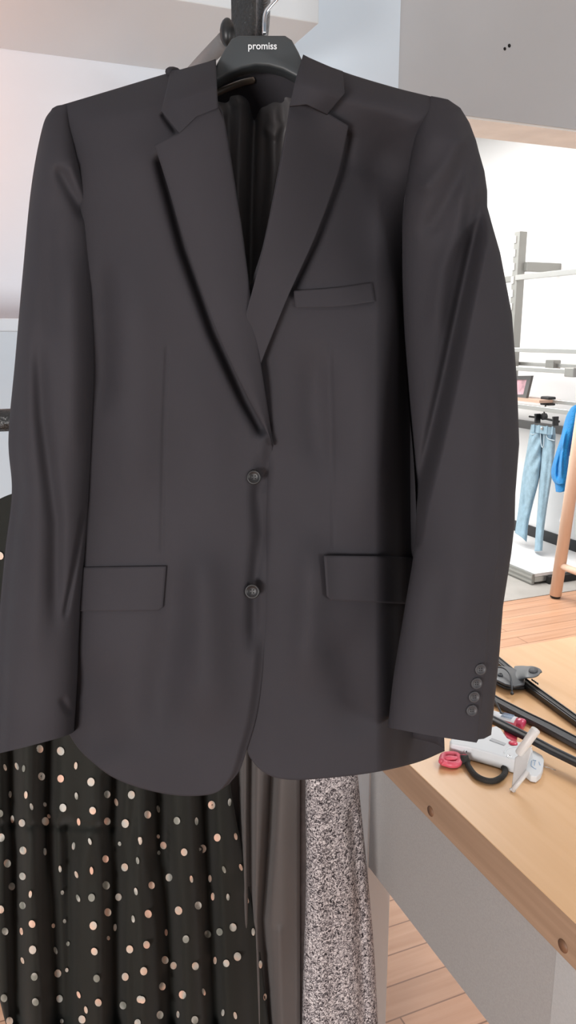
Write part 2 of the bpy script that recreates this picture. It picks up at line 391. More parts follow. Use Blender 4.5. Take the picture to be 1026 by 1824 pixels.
# ================================================================== THE JACKET
YJ = 0.84; YE = YJ+.062
SH_L = [(70, 205), (100, 190), (200, 160), (300, 130), (383, 106)]
SH_R = [(540, 98), (612, 128), (700, 155), (760, 170), (800, 178), (840, 200)]
shx = np.array([p[0] for p in SH_L+SH_R], float); shy = np.array([p[1] for p in SH_L+SH_R], float)
def body_h(u, v, under=False):
    x = np.clip((u-462)/345, -1, 1)
    h = .074*np.sqrt(np.clip(1-np.abs(x)**3.6, 0, 1))
    vs = np.interp(u, shx, shy)
    h = h*(.10+.90*np.sqrt(smooth01((v-vs)/150)*.55+.45*smooth01((v-vs)/55)))
    # drape: chest, waist, soft vertical folds
    h = h - .010*np.exp(-((v-830)/210)**2)*np.exp(-((u-470)/330)**2)
    h += ridge(u, v, [(345, 930), (360, 1080), (372, 1330)], .019, 46, .3)
    h -= ridge(u, v, [(318, 930), (312, 1100), (290, 1200), (270, 1380)], .013, 36, .3)
    h += ridge(u, v, [(225, 420), (235, 700), (230, 960)], .013, 55, .3)
    h -= ridge(u, v, [(180, 440), (188, 600), (186, 760)], .012, 20, .3)
    h += ridge(u, v, [(345, 600), (375, 800), (385, 1000)], .006, 45, .3)
    h -= ridge(u, v, [(474, 790), (460, 880), (463, 950), (454, 1050), (452, 1180)], .014, 12, .2)
    h += ridge(u, v, [(548, 930), (556, 1030), (545, 1250)], .016, 34, .3)
    h -= ridge(u, v, [(600, 1100), (620, 1200), (650, 1330)], .009, 44, .3)
    h += ridge(u, v, [(640, 560), (650, 760), (645, 960)], .012, 45, .3)
    h -= ridge(u, v, [(560, 600), (560, 720), (575, 860)], .009, 28, .3)
    h -= ridge(u, v, [(700, 170), (672, 300), (668, 420), (685, 560)], .026, 50, .3)  # hollow deepened to darken the right chest
    h -= ridge(u, v, [(160, 1150), (170, 1250), (200, 1370)], .010, 45, .3)
    if under:                                  # grooves sunk to deepen the shade under the lapel edges
        h -= ridge(u, v, [(284, 270), (330, 440), (382, 587), (438, 712), (474, 780)], .015, 12, .04)
        h -= ridge(u, v, [(620, 228), (600, 312), (561, 420), (512, 530)], .010, 13, .05)
        h -= ridge(u, v, [(289, 200), (316, 236)], .007, 6, .1)
    # dart seams
    h -= ridge(u, v, [(298, 610), (292, 760), (288, 990)], .0022, 3.0, .05)
    h -= ridge(u, v, [(588, 600), (592, 760), (594, 985)], .0013, 3.0, .05)
    h -= .11*smooth01((u-668)/95)*smooth01((v-250)/220)
    h -= .060*smooth01((640-v)/430)*smooth01((u-480)/150)*smooth01((v-vs)/170)       # side turned in, upper right chest tilted back, to shade both
    return h
jk = thing('suit_jacket', (P(465, 1400, YJ)[0], YJ+.05, P(465, 1410, YJ)[2]), 'black suit jacket with notch lapels hanging on the black hanger, the largest item', 'jacket')

# front panel, image-left (lies on top)
u, v, S, T = coons([(96, 191), (200, 160), (300, 130), (384, 106)],
                   [(118, 1300), (140, 1334), (165, 1358), (200, 1384), (250, 1404), (315, 1417), (375, 1415), (408, 1397)],
                   [(96, 191), (135, 330), (140, 600), (128, 900), (115, 1150), (118, 1300)],
                   [(384, 106), (388, 180), (400, 215), (430, 400), (447, 530), (465, 650), (485, 793), (480, 850), (477, 940), (478, 1010), (475, 1100), (468, 1200), (457, 1275), (441, 1330), (428, 1370), (408, 1397)], 120, 330)
hL = body_h(u, v, True)+.004 - .010*smooth01((S-.94)/.06)*smooth01((v-760)/60)
V, Fc = sheet(P(u, v, YE-hL), (0, .0025, 0)); mk('front_panel', V, Fc, M['suit'], jk)
# front panel, image-right (underneath)
u, v, S, T = coons([(540, 98), (612, 128), (700, 155), (760, 170), (803, 180)],
                   [(437, 1328), (447, 1352), (470, 1376), (505, 1388), (560, 1388), (660, 1377), (740, 1359), (792, 1338)],
                   [(540, 98), (517, 190), (500, 280), (470, 430), (440, 540), (430, 700), (430, 1000), (425, 1200), (437, 1328)],
                   [(803, 180), (775, 330), (770, 500), (775, 800), (785, 1100), (792, 1338)], 120, 330)
ov = smooth01((500-u)/60)*smooth01((v-560)/100)
hR = body_h(u, v, True)-.006*ov-.003
V, Fc = sheet(P(u, v, YE-hR), (0, .0025, 0)); mk('front_panel', V, Fc, M['suit'], jk)
# back panel
u, v, S, T = coons([(96, 191), (300, 140), (384, 122), (460, 118), (540, 114), (700, 160), (803, 180)],
                   [(118, 1296), (300, 1352), (460, 1338), (640, 1340), (792, 1334)],
                   [(96, 191), (135, 330), (140, 600), (128, 900), (115, 1150), (118, 1296)],
                   [(803, 180), (775, 330), (770, 500), (775, 800), (785, 1100), (792, 1334)], 60, 120)
hb = .075*np.sin(np.pi*np.clip(S, 0, 1))**.6*(.35+.65*smooth01((v-110)/160))
pts = P(u, v, YE+.004+0*u); pts[..., 1] += hb
V, Fc = sheet(pts, (0, .0025, 0)); mk('back_panel', V, Fc, M['suit'], jk)
# satin lining seen in the open neck
u, v, S, T = coons([(345, 150), (460, 138), (575, 140)], [(330, 860), (460, 870), (600, 860)], [(345, 150), (335, 500), (330, 860)], [(575, 140), (590, 500), (600, 860)], 90, 160)
hl = ridge(u, v, [(428, 150), (425, 300), (420, 520)], .014, 15, .1)+ridge(u, v, [(490, 170), (488, 300), (462, 560)], .013, 11, .1)+ridge(u, v, [(395, 180), (400, 330), (410, 450)], .008, 10, .1)
hl -= ridge(u, v, [(455, 150), (449, 320), (444, 600)], .010, 7, .05)
hl += ridge(u, v, [(468, 225), (490, 240), (505, 215)], .006, 7, .2)+ridge(u, v, [(520, 160), (512, 260), (490, 420)], .008, 12, .1)
hl += ridge(u, v, [(400, 172), (450, 160), (520, 172)], .007, 7, .1)
hl = hl*smooth01((v-150)/35)
pts = P(u, v, YE+.046-hl+.02*(np.abs(S-.5)*2)**3*-1); V, Fc = sheet(pts, (0, .002, 0))
mk('lining', V, Fc, M['lining'], jk, label='shiny satin lining')
# collar stand round the back of the neck
sN = np.linspace(0, 1, 40); tN = np.linspace(0, 1, 10)
SS, TT = np.meshgrid(sN, tN)
uu = 372+SS*182; vv = (118-6*np.sin(np.pi*SS))*(1-TT)+(160-9*np.sin(np.pi*SS))*TT
V, Fc = sheet(P(uu, vv, YE-.012+.075*np.sin(np.pi*SS)**.7), (0, .004, 0)); mk('collar_stand', V, Fc, M['suit'], jk)

def overlay(name, top, bot, left, right, off, nu=40, nv=90, lin=(), thick=.0035, lab=None, m='suit', base=0.0):
    u, v, S, T = coons(top, bot, left, right, nu, nv, lin)
    o_ = off(u, v, S, T) if callable(off) else off
    V, Fc = sheet(P(u, v, YE-body_h(u, v)-base-o_), (0, thick, 0)); return mk(name, V, Fc, M[m], jk, label=lab)
# right-hand lapel first (below), then the left lapel on top
roll = lambda k0, k1: (lambda u, v, S, T: k0+k1*np.sin(np.pi*np.clip(S, 0, 1))**.8)
overlay('lapel', [(516, 186), (545, 184), (583, 201), (621, 224)], [(438, 560), (450, 610), (462, 648), (466, 644)],
        [(516, 186), (500, 290), (472, 430), (438, 560)], [(621, 224), (602, 310), (562, 420), (512, 530), (466, 644)],
        lambda u, v, S, T: .006+.010*(1-S)**1.2*smooth01(T*6)+.004*S, lin=('t',))
overlay('collar', [(540, 97), (570, 112), (611, 127)], [(516, 188), (546, 185), (583, 203)], [(540, 97), (527, 140), (516, 188)], [(611, 127), (614, 166), (583, 203)],
        lambda u, v, S, T: .012+.010*np.sin(np.pi*S), lin=('r', 'b'), thick=.005)
overlay('lapel', [(275, 258), (318, 237), (350, 205), (388, 190)], [(484, 786), (486, 795), (486.5, 795.5), (487, 794)],
        [(275, 258), (303, 345), (332, 442), (385, 588), (440, 705), (484, 786)], [(388, 190), (400, 215), (430, 400), (447, 530), (465, 650), (487, 794)],
        lambda u, v, S, T: .0165*(1-smooth01((T-.8)/.2)*.6)+.009*np.sin(np.pi*np.clip(S, 0, 1))**.7*(1-.5*T)-.006*S, lin=('t', 'r'), nv=160)
overlay('collar', [(303, 126), (340, 120), (384, 105)], [(287, 197), (319, 237), (350, 207), (388, 192)], [(303, 126), (296, 160), (287, 197)], [(384, 105), (386, 150), (388, 192)],
        lambda u, v, S, T: .014+.010*np.sin(np.pi*S), lin=('b', 'l'), thick=.005)
# the collar edge folding over the back of the neck
V, Fc = tube([P(301, 128, YE-.022), P(306, 126, YE-.005), P(315, 128, YE+.02)], .004, 10, 10); mk('collar_edge', V, Fc, M['suit'], jk)

# pocket flaps and breast welt
overlay('pocket_flap', [(140, 1011), (220, 1010), (296, 1009)], [(138, 1089), (220, 1089), (283, 1088), (290, 1082)], [(140, 1011), (138, 1089)], [(296, 1009), (290, 1082)], .0075, 30, 20, lin=('b',))
overlay('pocket_flap', [(577, 990), (650, 991), (745, 993)], [(582, 1062), (590, 1069), (660, 1073), (745, 1077)], [(577, 990), (582, 1062)], [(745, 993), (745, 1077)], .0045, 30, 20, lin=('b',))
overlay('breast_pocket', [(523, 518), (600, 512), (663, 503)], [(526, 548), (600, 546), (668, 537)], [(523, 518), (526, 548)], [(663, 503), (668, 537)], .0002, 30, 12, thick=.0012)

# sleeves: closed tubes of cloth
def sleeve(name, left, right, top, bot, hfun, ybase, back, nu=110, nv=300, lin=()):
    u, v, S, T = coons(top, bot, left, right, nu, nv, lin)
    hf = hfun(u, v, S, T); yb = ybase(u, v, S, T)
    f = P(u, v, yb-hf)
    g = P(u, v, yb+.001); g[..., 1] += back(S, T)
    n = nv*nu
    faces = gridfaces(nv, nu)+gridfaces(nv, nu, n, True)
    for k in range(nv-1):
        a = k*nu; faces.append((a, a+nu, n+a+nu, n+a)); a = k*nu+nu-1; faces.append((a, n+a, n+a+nu, a+nu))
    for k in range(nu-1): faces.append((k, n+k, n+k+1, k+1))
    inner = (nv-1)*nu                       # recessed cuff opening
    o = mk(name, np.vstack([f.reshape(-1, 3), g.reshape(-1, 3)]), faces, M['suit'], jk)
    return o, (u, v, yb-hf)
prof = lambda S, p=.5: np.clip(1-np.abs(2*S-1)**2.4, 0, 1)**p
# image-left sleeve
def hL_(u, v, S, T):
    h = .050*prof(S, .55)*smooth01((T+.02)/.12)
    h -= ridge(u, v, [(66, 560), (75, 740), (100, 930), (98, 1150)], .010, 14, .2)
    h += ridge(u, v, [(45, 450), (48, 700), (62, 950), (60, 1250)], .007, 24, .2)
    h -= ridge(u, v, [(153, 900), (135, 1000), (113, 1110)], .0055, 5, .15)
    h += ridge(u, v, [(120, 420), (130, 650), (128, 850)], .007, 26, .25)
    h -= ridge(u, v, [(100, 290), (125, 340), (158, 395)], .007, 11, .2)
    h += ridge(u, v, [(122, 280), (148, 340), (165, 370)], .006, 14, .2)
    h -= ridge(u, v, [(78, 340), (88, 440), (90, 620)], .006, 16, .25)
    h -= ridge(u, v, [(108, 1240), (120, 1262), (132, 1270)], .004, 7, .2)
    h -= .010*smooth01((v-640)/300)*np.exp(-((S-.08)/.07)**2)
    return h
sleeve('sleeve', [(93, 193), (76, 225), (56, 330), (41, 480), (27, 640), (15, 780), (21, 875), (9, 980), (-2, 1100), (-8, 1220), (-14, 1345)],
       [(120, 186), (140, 260), (158, 330), (168, 395), (174, 500), (174, 640), (168, 780), (156, 950), (144, 1090), (139, 1190), (132, 1303)],
       [(93, 193), (103, 188), (120, 186)], [(-14, 1345), (40, 1332), (100, 1316), (126, 1307), (132, 1303)], hL_,
       lambda u, v, S, T: YE-.004-.026*smooth01((T-.10)/.35), lambda S, T: .05*prof(S, .6))
# image-right sleeve: elbow bent forward, forearm in front of the upper arm
CRE = [(868, 330), (852, 430), (824, 560), (796, 690), (768, 810), (745, 900), (735, 960)]
def hR_(u, v, S, T):
    h = .045*prof(S, .5)*smooth01((T+.02)/.10)
    d, s, t = pdist(u, v, CRE)
    fade = smooth01((v-330)/120)
    h += .030*smooth01((s+6)/26)*fade - .022*fade*smooth01((940-v)/60)*np.exp(-((s+9)/11)**2)
    h -= .030*fade*smooth01((950-v)/40)*(s < 0)*smooth01(-s/30)*.6
    h += ridge(u, v, [(850, 290), (825, 380), (790, 480), (772, 620)], .007, 17, .2)
    h -= ridge(u, v, [(842, 240), (815, 320), (770, 400), (745, 430)], .006, 15, .2)
    h += ridge(u, v, [(835, 230), (790, 300), (740, 350)], .006, 16, .2)
    h -= ridge(u, v, [(842, 270), (838, 350), (828, 430)], .006, 9, .2)
    h += ridge(u, v, [(868, 560), (850, 760), (830, 1000), (790, 1220)], .008, 40, .25)
    h += ridge(u, v, [(885, 640), (896, 760), (888, 960)], .006, 16, .25)
    h -= ridge(u, v, [(800, 1000), (775, 1100), (770, 1230)], .005, 30, .25)
    return h
o, (su, sv, sY) = sleeve('sleeve', [(768, 171), (742, 230), (724, 330), (714, 420), (716, 560), (726, 700), (738, 840), (740, 960), (722, 1080), (702, 1200), (691, 1296)],
       [(798, 177), (820, 192), (836, 218), (848, 250), (853, 270), (863, 305), (868, 340), (868, 368), (878, 405), (891, 450), (912, 560), (921, 680), (925, 790), (918, 880), (917, 930), (911, 985), (896, 1080), (890, 1160), (882, 1240), (875, 1309)],
       [(768, 171), (784, 174), (798, 177)], [(691, 1296), (770, 1311), (849, 1323), (852, 1317), (862, 1316), (875, 1309)], hR_,
       lambda u, v, S, T: YE-.004-.030*smooth01((T-.12)/.4)-.035*smooth01((T-.35)/.6), lambda S, T: .05*prof(S, .6), lin=('b', 'r'))
# cuff vent: the overlapping strip behind the button row
def sleeveY(u0, v0):
    k = np.argmin((su-u0)**2+(sv-v0)**2); return sY.ravel()[k]

# buttons
def button(c_, r, n_, parent, m='button'):
    n_ = unit(n_)
    V, Fc = lathe([(r*.98, 0), (r, r*.12), (r*.97, r*.24), (r*.88, r*.30), (r*.74, r*.28), (r*.64, r*.17), (r*.3, r*.14), (.0002, r*.14)], c_, n_, 32)
    b_ = mk('button', V, Fc, M[m], parent)
    acc = Acc(); s = unit(np.cross(n_, [0, 0, 1])); t = np.cross(n_, s)
    for i in (-1, 1):
        for j in (-1, 1):
            V, Fc = lathe([(r*.09, r*.10), (r*.09, r*.165)], np.asarray(c_)+r*.19*(i*s+j*t), n_, 10); acc.add(V, Fc)
    acc.mk('holes', M['thread'], b_)
for (u0, v0, r) in ((452.5, 850, 13.5), (449.5, 1053, 14.5)):
    th_ = np.linspace(0, 2*np.pi, 17); Y0 = float((YE-body_h(u0+r*np.cos(th_), v0+r*np.sin(th_), True)).min())-.004-.0005
    button(P(u0, v0, Y0), r*Y0/1390, (-.06, -1, .12), jk)
for (u0, v0) in ((855.5, 1192), (848.5, 1217), (844, 1241), (840, 1265)):
    Y0 = sleeveY(u0, v0)-.0015; button(P(u0, v0, Y0), 11.3*Y0/1390, (.12, -1, .12), jk, 'cuff_button_lit')

# ================================================================== JACKET HANGER
hg = thing('clothes_hanger', P(467, 140, YE), 'black plastic clothes hanger with white lettering inside the jacket', 'hanger')
outl = [(150, 235), (150, 215), (300, 165), (375, 135), (386, 112), (398, 90), (412, 68), (425, 62), (508, 62), (520, 70), (532, 92), (545, 122), (620, 165), (745, 200), (745, 222), (620, 190), (545, 150), (528, 137), (503, 124), (478, 117), (455, 115.5), (430, 121), (405, 132), (382, 146), (300, 190)]
YHG = YE-.012
pl = P(np.array([q[0] for q in outl], float), np.array([q[1] for q in outl], float), YHG)
bulge = np.array([.012*math.exp(-((q[0]-467)/90)**2) for q in outl])
V, Fc = prism(pl, (0, .026, 0)); bevel(mk('body', V, Fc, M['hanger'], hg, smooth=True), .003, 3)
V, Fc = tube([P(383, 167, YE+.012), P(408, 156, YE+.018), P(430, 148, YE+.024), P(452, 143, YE+.03)], .0034, 10, 20); mk('rim', V, Fc, M['hanger_bar'], hg, label='brown inner rim')
V, Fc = tube([P(471, 62, YHG+.013), P(471, 45, YHG+.012), P(473, 24, YHG+.012), P(481, 12, YHG+.012), P(496, -5, YHG+.012), P(506, -22, YHG+.006), P(509, -45, YHG-.002), np.array([arm_end[0]+.012, YHG-.005, ZH+.008]), np.array([arm_end[0], YHG-.008, ZH+.0125]), np.array([arm_end[0]-.016, YHG-.008, ZH+.004])], .0022, 10, 60)
mk('hook', V, Fc, M['chrome'], hg, label='chrome hook')
fc = bpy.data.curves.new('lettering', 'FONT'); fc.body = 'promiss'; fc.size = 1; fc.align_x = 'CENTER'; fc.extrude = .01; fc.offset = .012
fo = bpy.data.objects.new('lettering', fc); COL.objects.link(fo); bpy.context.view_layer.update()
me = bpy.data.meshes.new_from_object(fo.evaluated_get(bpy.context.evaluated_depsgraph_get())); bpy.data.objects.remove(fo)
co_ = np.array([vv_.co[:] for vv_ in me.vertices]); w = co_[:, 0].max()-co_[:, 0].min()
pc = P(467.5, 88, YHG-.0005); wid = P(493, 83, YHG)[0]-P(442, 83, YHG)[0]; k = wid/w
vts = np.stack([pc[0]+co_[:, 0]*k, pc[1]-.0006-co_[:, 2]*k*.6, pc[2]+co_[:, 1]*k*1.0], -1)
mk('lettering', vts, [list(p.vertices) for p in me.polygons], M['white_print'], hg, smooth=False, label='white lettering')

# ================================================================== CLOTHES BEHIND: DRESS
def dress_folds(u, v):
    h = np.zeros_like(u)
    lowr = smooth01((v-1430)/90)
    for line, amp, w_ in (([(85, 1310), (82, 1470), (92, 1600), (100, 1830)], .042, 16), ([(20, 1310), (22, 1470), (26, 1600), (32, 1830)], .038, 14),
                          ([(118, 1470), (122, 1600), (124, 1830)], .026, 13), ([(203, 1380), (200, 1480), (202, 1600), (205, 1830)], .046, 16),
                          ([(160, 1310), (152, 1480), (148, 1830)], .007, 20), ([(282, 1400), (285, 1500), (300, 1650), (308, 1830)], .048, 17),
                          ([(239, 1380), (236, 1480), (240, 1830)], .012, 12), ([(362, 1400), (368, 1520), (378, 1700), (384, 1830)], .046, 15),
                          ([(402, 1560), (408, 1700), (412, 1830)], .007, 16), ([(440, 1600), (448, 1740), (452, 1830)], .006, 14)):
        h -= ridge(u, v, line, amp, w_, 0)
    for c0, w_ in ((55, 22), (242, 26), (330, 30), (398, 26), (170, 26)):
        h += .014*np.exp(-((u-c0-(v-1550)*.03)/w_)**2)
    h += .006*np.sin(u/7.5+np.sin(v/60))*lowr*np.exp(-((v-1480)/160)**2)*(u < 300)
    h -= .006*np.exp(-((v-1470-.02*u)/7)**2)*(u < 215)*smooth01((230-u)/30)
    return h
DTOP = 905
d_left = [(-70, DTOP), (-66, 1200), (-40, 1500), (-8, 1740), (4, 1800), (16, 1850), (60, 2060)]
d_right = [(395, DTOP), (402, 1200), (408, 1370), (420, 1456), (434, 1520), (446, 1590), (459, 1661), (470, 1747), (477, 1810), (486, 1880), (500, 2060)]
def dressY(u, v, edge):
    return railY(u)+.035-dress_folds(u, v)-.03*edge-.02*smooth01((v-1300)/500)
u, v, S, T = coons([(-70, DTOP+25), (-20, DTOP+15), (20, DTOP-5), (120, DTOP-40), (180, DTOP-55), (260, DTOP-45), (395, DTOP)], [(60, 2060), (280, 2075), (500, 2060)], d_left, d_right, 190, 330)
ed = 1-prof(S, .35)
Yd = dressY(u, v, -ed)
pts = P(u, v, Yd); back_ = P(u, v, np.maximum(Yd+.004, railY(u)+.062-.01*ed))
nvv, nuu = u.shape; n = nvv*nuu
acc = Acc(); acc.add(np.vstack([pts.reshape(-1, 3), back_.reshape(-1, 3)]), gridfaces(nvv, nuu)+gridfaces(nvv, nuu, n, True)+rim(nvv, nuu, 0, n))
FULL = [(71,1334),(108,1338),(74,1383),(108,1387),(162,1393),(191,1415),(234,1416),(112,1439),(165,1444),(0,1449),(39,1466),(81,1463),(191,1463),(223,1467),(2,1492),(41,1515),(188,1530),(222,1545),(13,1538),(40,1561),
 (21,1579),(40,1613),(1,1620),(57,1646),(9,1659),(58,1692),(61,1740),(63,1785),(7,1778),(17,1819),(163,1599),(189,1577),(211,1598),(192,1625),(166,1649),(168,1695),(231,1691),(103,1734),(172,1743),(223,1740),(106,1779),(175,1786),(219,1791),(146,1816),(249,1780),(245,1822),
 (263,1451),(315,1462),(377,1434),(291,1506),(328,1518),(361,1512),(387,1492),(301,1563),(270,1577),(264,1628),(318,1622),(353,1613),(331,1673),(370,1664),(391,1660),(415,1652),(261,1683),(294,1710),(309,1720),(256,1730),(348,1721),(403,1716),(423,1704),(289,1757),(325,1772),(253,1781),(285,1808),(347,1817),(0,990)]
NARR = [(135,1364),(9,1367),(30,1365),(42,1369),(18,1415),(46,1416),(136,1418),(207,1429),(56,1437),(22,1459),(140,1464),(160,1499),(131,1507),(80,1517),(249,1497),(107,1548),(136,1558),(163,1551),(245,1533),(54,1593),(38,1659),(40,1711),(139,1600),(242,1588),(237,1637),(205,1652),(99,1693),(140,1772),(282,1441),(350,1463),(409,1429),(250,1498),(420,1490),(399,1549),(429,1545),(341,1566),(374,1565),(296,1661),(451,1660),(440,1603),(406,1598),(379,1597),(383,1711),(464,1718),(472,1776),(317,1807),(397,1804),(419,1809),(363,1767),(153,1799)]
SMALL = [(80,1433),(87,1454),(213,1503),(111,1590),(193,1671),(115,1641),(95,1649),(110,1819),(119,1728),(121,1681),(282,1490),(283,1519)]
# the same dots go on across the parts of the dress nobody sees past the jacket
def sampleY(uq, vq):
    res = np.empty(uq.shape)
    for i in np.ndindex(uq.shape):
        k = np.argmin((u-uq[i])**2+(v-vq[i])**2); res[i] = Yd.ravel()[k]
    return res
th = np.linspace(0, 2*np.pi, 13)[:-1]
for j, v0 in enumerate(list(range(945, 1318, 38))+list(range(1850, 2050, 38))):
    for u0 in range(-30+(j % 2)*18, 470, 37):
        e0 = np.interp(v0, [q[1] for q in d_left], [q[0] for q in d_left])+14; e1 = np.interp(v0, [q[1] for q in d_right], [q[0] for q in d_right])-14
        if e0 < u0 < e1 and (u0 > 45 or v0 > 1800): (FULL if (u0+j) % 3 else NARR).append((u0+float(rng.uniform(-5, 5)), v0+float(rng.uniform(-6, 6))))
for lst, rx, ry in ((FULL, 6.1, 7.2), (NARR, 3.0, 6.6), (SMALL, 3.0, 4.0)):
    for (du, dv) in lst:
        tl = rng.uniform(-.35, .1); c_, s_ = math.cos(tl), math.sin(tl); q = rng.uniform(.92, 1.08)
        uu = np.r_[du, du+q*(rx*np.cos(th)*c_-ry*np.sin(th)*s_)]; vv = np.r_[dv, dv+q*(rx*np.cos(th)*s_+ry*np.sin(th)*c_)]
        yy = sampleY(uu, vv); yy = np.minimum(yy, np.median(yy)+.003)-.0024
        acc.add(P(uu, vv, yy), [(0, 1+i, 1+(i+1) % 12) for i in range(12)], 1)
dr = acc.mk('polka_dot_dress', [M['dress'], M['foil']], None, label='black dress with metallic polka dots hanging below the left of the jacket', cat='dress')

# charcoal garment
def charY(u, v):
    y = railY(u)+.030
    for line, amp, w_ in (([(447, 1330), (446, 1450), (447, 1560), (452, 1900)], .030, 6), ([(484, 1380), (478, 1500), (468, 1640), (476, 1760), (482, 1900)], .040, 9), ([(425, 1330), (424, 1700)], .012, 14)):
        y = y+ridge(u, v, line, amp, w_, 0)
    y = y-ridge(u, v, [(464, 1330), (460, 1500), (455, 1640)], .008, 9, 0)-ridge(u, v, [(510, 1330), (508, 1600), (512, 1900)], .012, 20, 0)-ridge(u, v, [(498, 1660), (506, 1900)], .005, 8, 0)
    y = y+.03*smooth01((u-524)/12)**2*.6+.045*smooth01((437-u)/14)
    return y
u, v, S, T = coons([(385, 880), (450, 865), (533, 880)], [(400, 2030), (470, 2035), (536, 2030)], [(385, 880), (392, 1400), (400, 2030)], [(533, 880), (534, 1400), (534.5, 1700), (536, 2030)], 120, 200)
Yc = charY(u, v)
f = P(u, v, Yc); g = P(u, v, np.maximum(Yc+.004, railY(u)+.066))
nvv, nuu = u.shape; n = nvv*nuu
ct = mk('long_coat', np.vstack([f.reshape(-1, 3), g.reshape(-1, 3)]), gridfaces(nvv, nuu)+gridfaces(nvv, nuu, n, True)+rim(nvv, nuu, 0, n), M['charcoal'], None,
   label='plain charcoal garment hanging between the dotted dress and the tweed coat', cat='garment')

def hang_loop(parent, u0, v0, m):          # cloth loop that carries the garment on the rail
    y0 = float(railY(np.array(float(u0)))); q = P(u0, v0, y0+.03); k = P(u0, v0, y0); top_ = np.array([k[0], k[1], rz])
    ring = [q, np.array([q[0], q[1], rz])+B*0, top_+ZV*.019, top_-B*.019, np.array([k[0], k[1], k[2]+.02])-B*.004]
    V, Fc = tube(ring, .003, 8, 40); mk('hanging_loop', V, Fc, m, parent)
hang_loop(dr, 190, 860, M['dress']); hang_loop(ct, 455, 880, M['charcoal'])
# tweed coat
tw = thing('tweed_coat', (P(600, 1500, 1.2)[0], float(railY(np.array(600.)))+.05, P(600, 2040, 1.2)[2]), 'grey speckled tweed coat hanging below the jacket hem beside the table', 'coat')
u, v, S, T = coons([(541, 880), (590, 868), (615, 880)], [(538, 2040), (610, 2045), (684, 2040)], [(541, 880), (544, 1400), (545, 1560), (541, 1700), (538, 1824), (538, 2040)],
                   [(615, 880), (625, 1200), (637, 1375), (647, 1480), (655, 1560), (663, 1650), (669, 1735), (673, 1824), (684, 2040)], 90, 200)
Yt = railY(u)+.045-.035*prof(S, .5)-ridge(u, v, [(570, 1300), (568, 1560), (575, 1850)], .006, 16, 0)+ridge(u, v, [(628, 1450), (640, 1600), (650, 1850)], .010, 9, 0)-ridge(u, v, [(600, 1300), (612, 1600), (620, 1850)], .004, 25, 0)
f = P(u, v, Yt); g = P(u, v, np.maximum(Yt+.004, railY(u)+.10-.03*(1-prof(S, .5))))
nvv, nuu = u.shape; n = nvv*nuu
mk('body', np.vstack([f.reshape(-1, 3), g.reshape(-1, 3)]), gridfaces(nvv, nuu)+gridfaces(nvv, nuu, n, True)+rim(nvv, nuu, 0, n), M['tweed'], tw)
u, v, S, T = coons([(529, 880), (545, 880)], [(526, 2040), (541, 2040)], [(529, 880), (529, 1400), (527, 1824), (526, 2040)], [(545, 880), (547, 1400), (548, 1560), (544, 1700), (541, 2040)], 6, 120)
V, Fc = sheet(P(u, v, railY(u)+.050), (0, .006, 0)); mk('facing', V, Fc, M['tweed_edge'], tw, label='brownish front facing')

hang_loop(tw, 580, 885, M['tweed_edge'])
# ================================================================== TABLE
ZT = 0.80
a0 = ab(Pz(725, 1358, ZT))[0]; a0b = ab(Pz(1026, 1647, ZT))[0]; a0 = (a0+a0b)/2
bt = ab(Pz(960, 1144.5, ZT))[1]
b_pan = None
TT_ = .062
tb = thing('table', R(a0+.45, .55, 0), 'long table with thick orange beech top and grey side panel', 'table')
def room_part(name, vf, m, parent, bev=None, label=None, fmat=None):
    v, f = vf; v = np.asarray(v); off = origin_of(parent); w_ = v-off
    me = bpy.data.meshes.new(name); me.from_pydata(np.stack([w_@A, w_@B, w_[:, 2]], -1).tolist(), [], [list(q) for q in f])
    for x in (m if isinstance(m, list) else [m]): me.materials.append(x)
    if fmat: me.polygons.foreach_set('material_index', fmat)
    bm = bmesh.new(); bm.from_mesh(me); bmesh.ops.recalc_face_normals(bm, faces=bm.faces); bm.to_mesh(me); bm.free()
    o = bpy.data.objects.new(name, me); COL.objects.link(o); o.parent = parent; o.rotation_euler = (0, 0, TH)
    if bev: bevel(o, bev, 2)
    if label: o['label'] = label
    return o
top = room_part('tabletop', rbox(a0, a0+.92, -.55, bt, ZT-TT_, ZT), [M['table_top'], M['table_edge_shaded']], tb, .0015, fmat=[1, 0, 1, 1, 1, 1])
for (uu_, vv_) in ((767, 1445), (1003, 1685)):
    c = Pa(uu_, vv_, a0); V, Fc = lathe([(.0085, -.001), (.0085, .0008)], c, -A, 22)
    mk('dowel_plug', V, Fc, M['dowel'], tb, label='dark round dowel plug')
ap = a0+.012
p0 = Pa(656, 1544, ap); zp = float(p0[2]); b1 = ab(p0)[1]
b2 = ab(Pa(985, 1790, ap))[1]
room_part('side_panel', rbox(ap, ap+.018, b2, b1, zp, ZT-TT_), M['panel'], tb, .001)
room_part('side_panel', rbox(ap-.003, ap+.018, -.5, b2, zp-.02, ZT-TT_), M['panel_light'], tb, .001, label='paler grey end panel')
zq = ab(Pa(676, 1600, ap+.05)); 
room_part('leg', rbox(ap+.020, ap+.075, zq[1], zq[1]+.09, 0, ZT-TT_), M['white_leg'], tb, .002, label='white square leg')
room_part('leg', rbox(a0+.80, a0+.855, zq[1], zq[1]+.09, 0, ZT-TT_), M['white_leg'], tb, .002, label='white square leg')
room_part('leg', rbox(ap+.020, ap+.075, -.5, -.41, 0, ZT-TT_), M['white_leg'], tb, .002, label='white square leg')
room_part('leg', rbox(a0+.80, a0+.855, -.5, -.41, 0, ZT-TT_), M['white_leg'], tb, .002, label='white square leg')

# ------------------------------------------------------------------ things on the table
def poly_z(pts, z): return Pz(np.array([p[0] for p in pts], float), np.array([p[1] for p in pts], float), z)
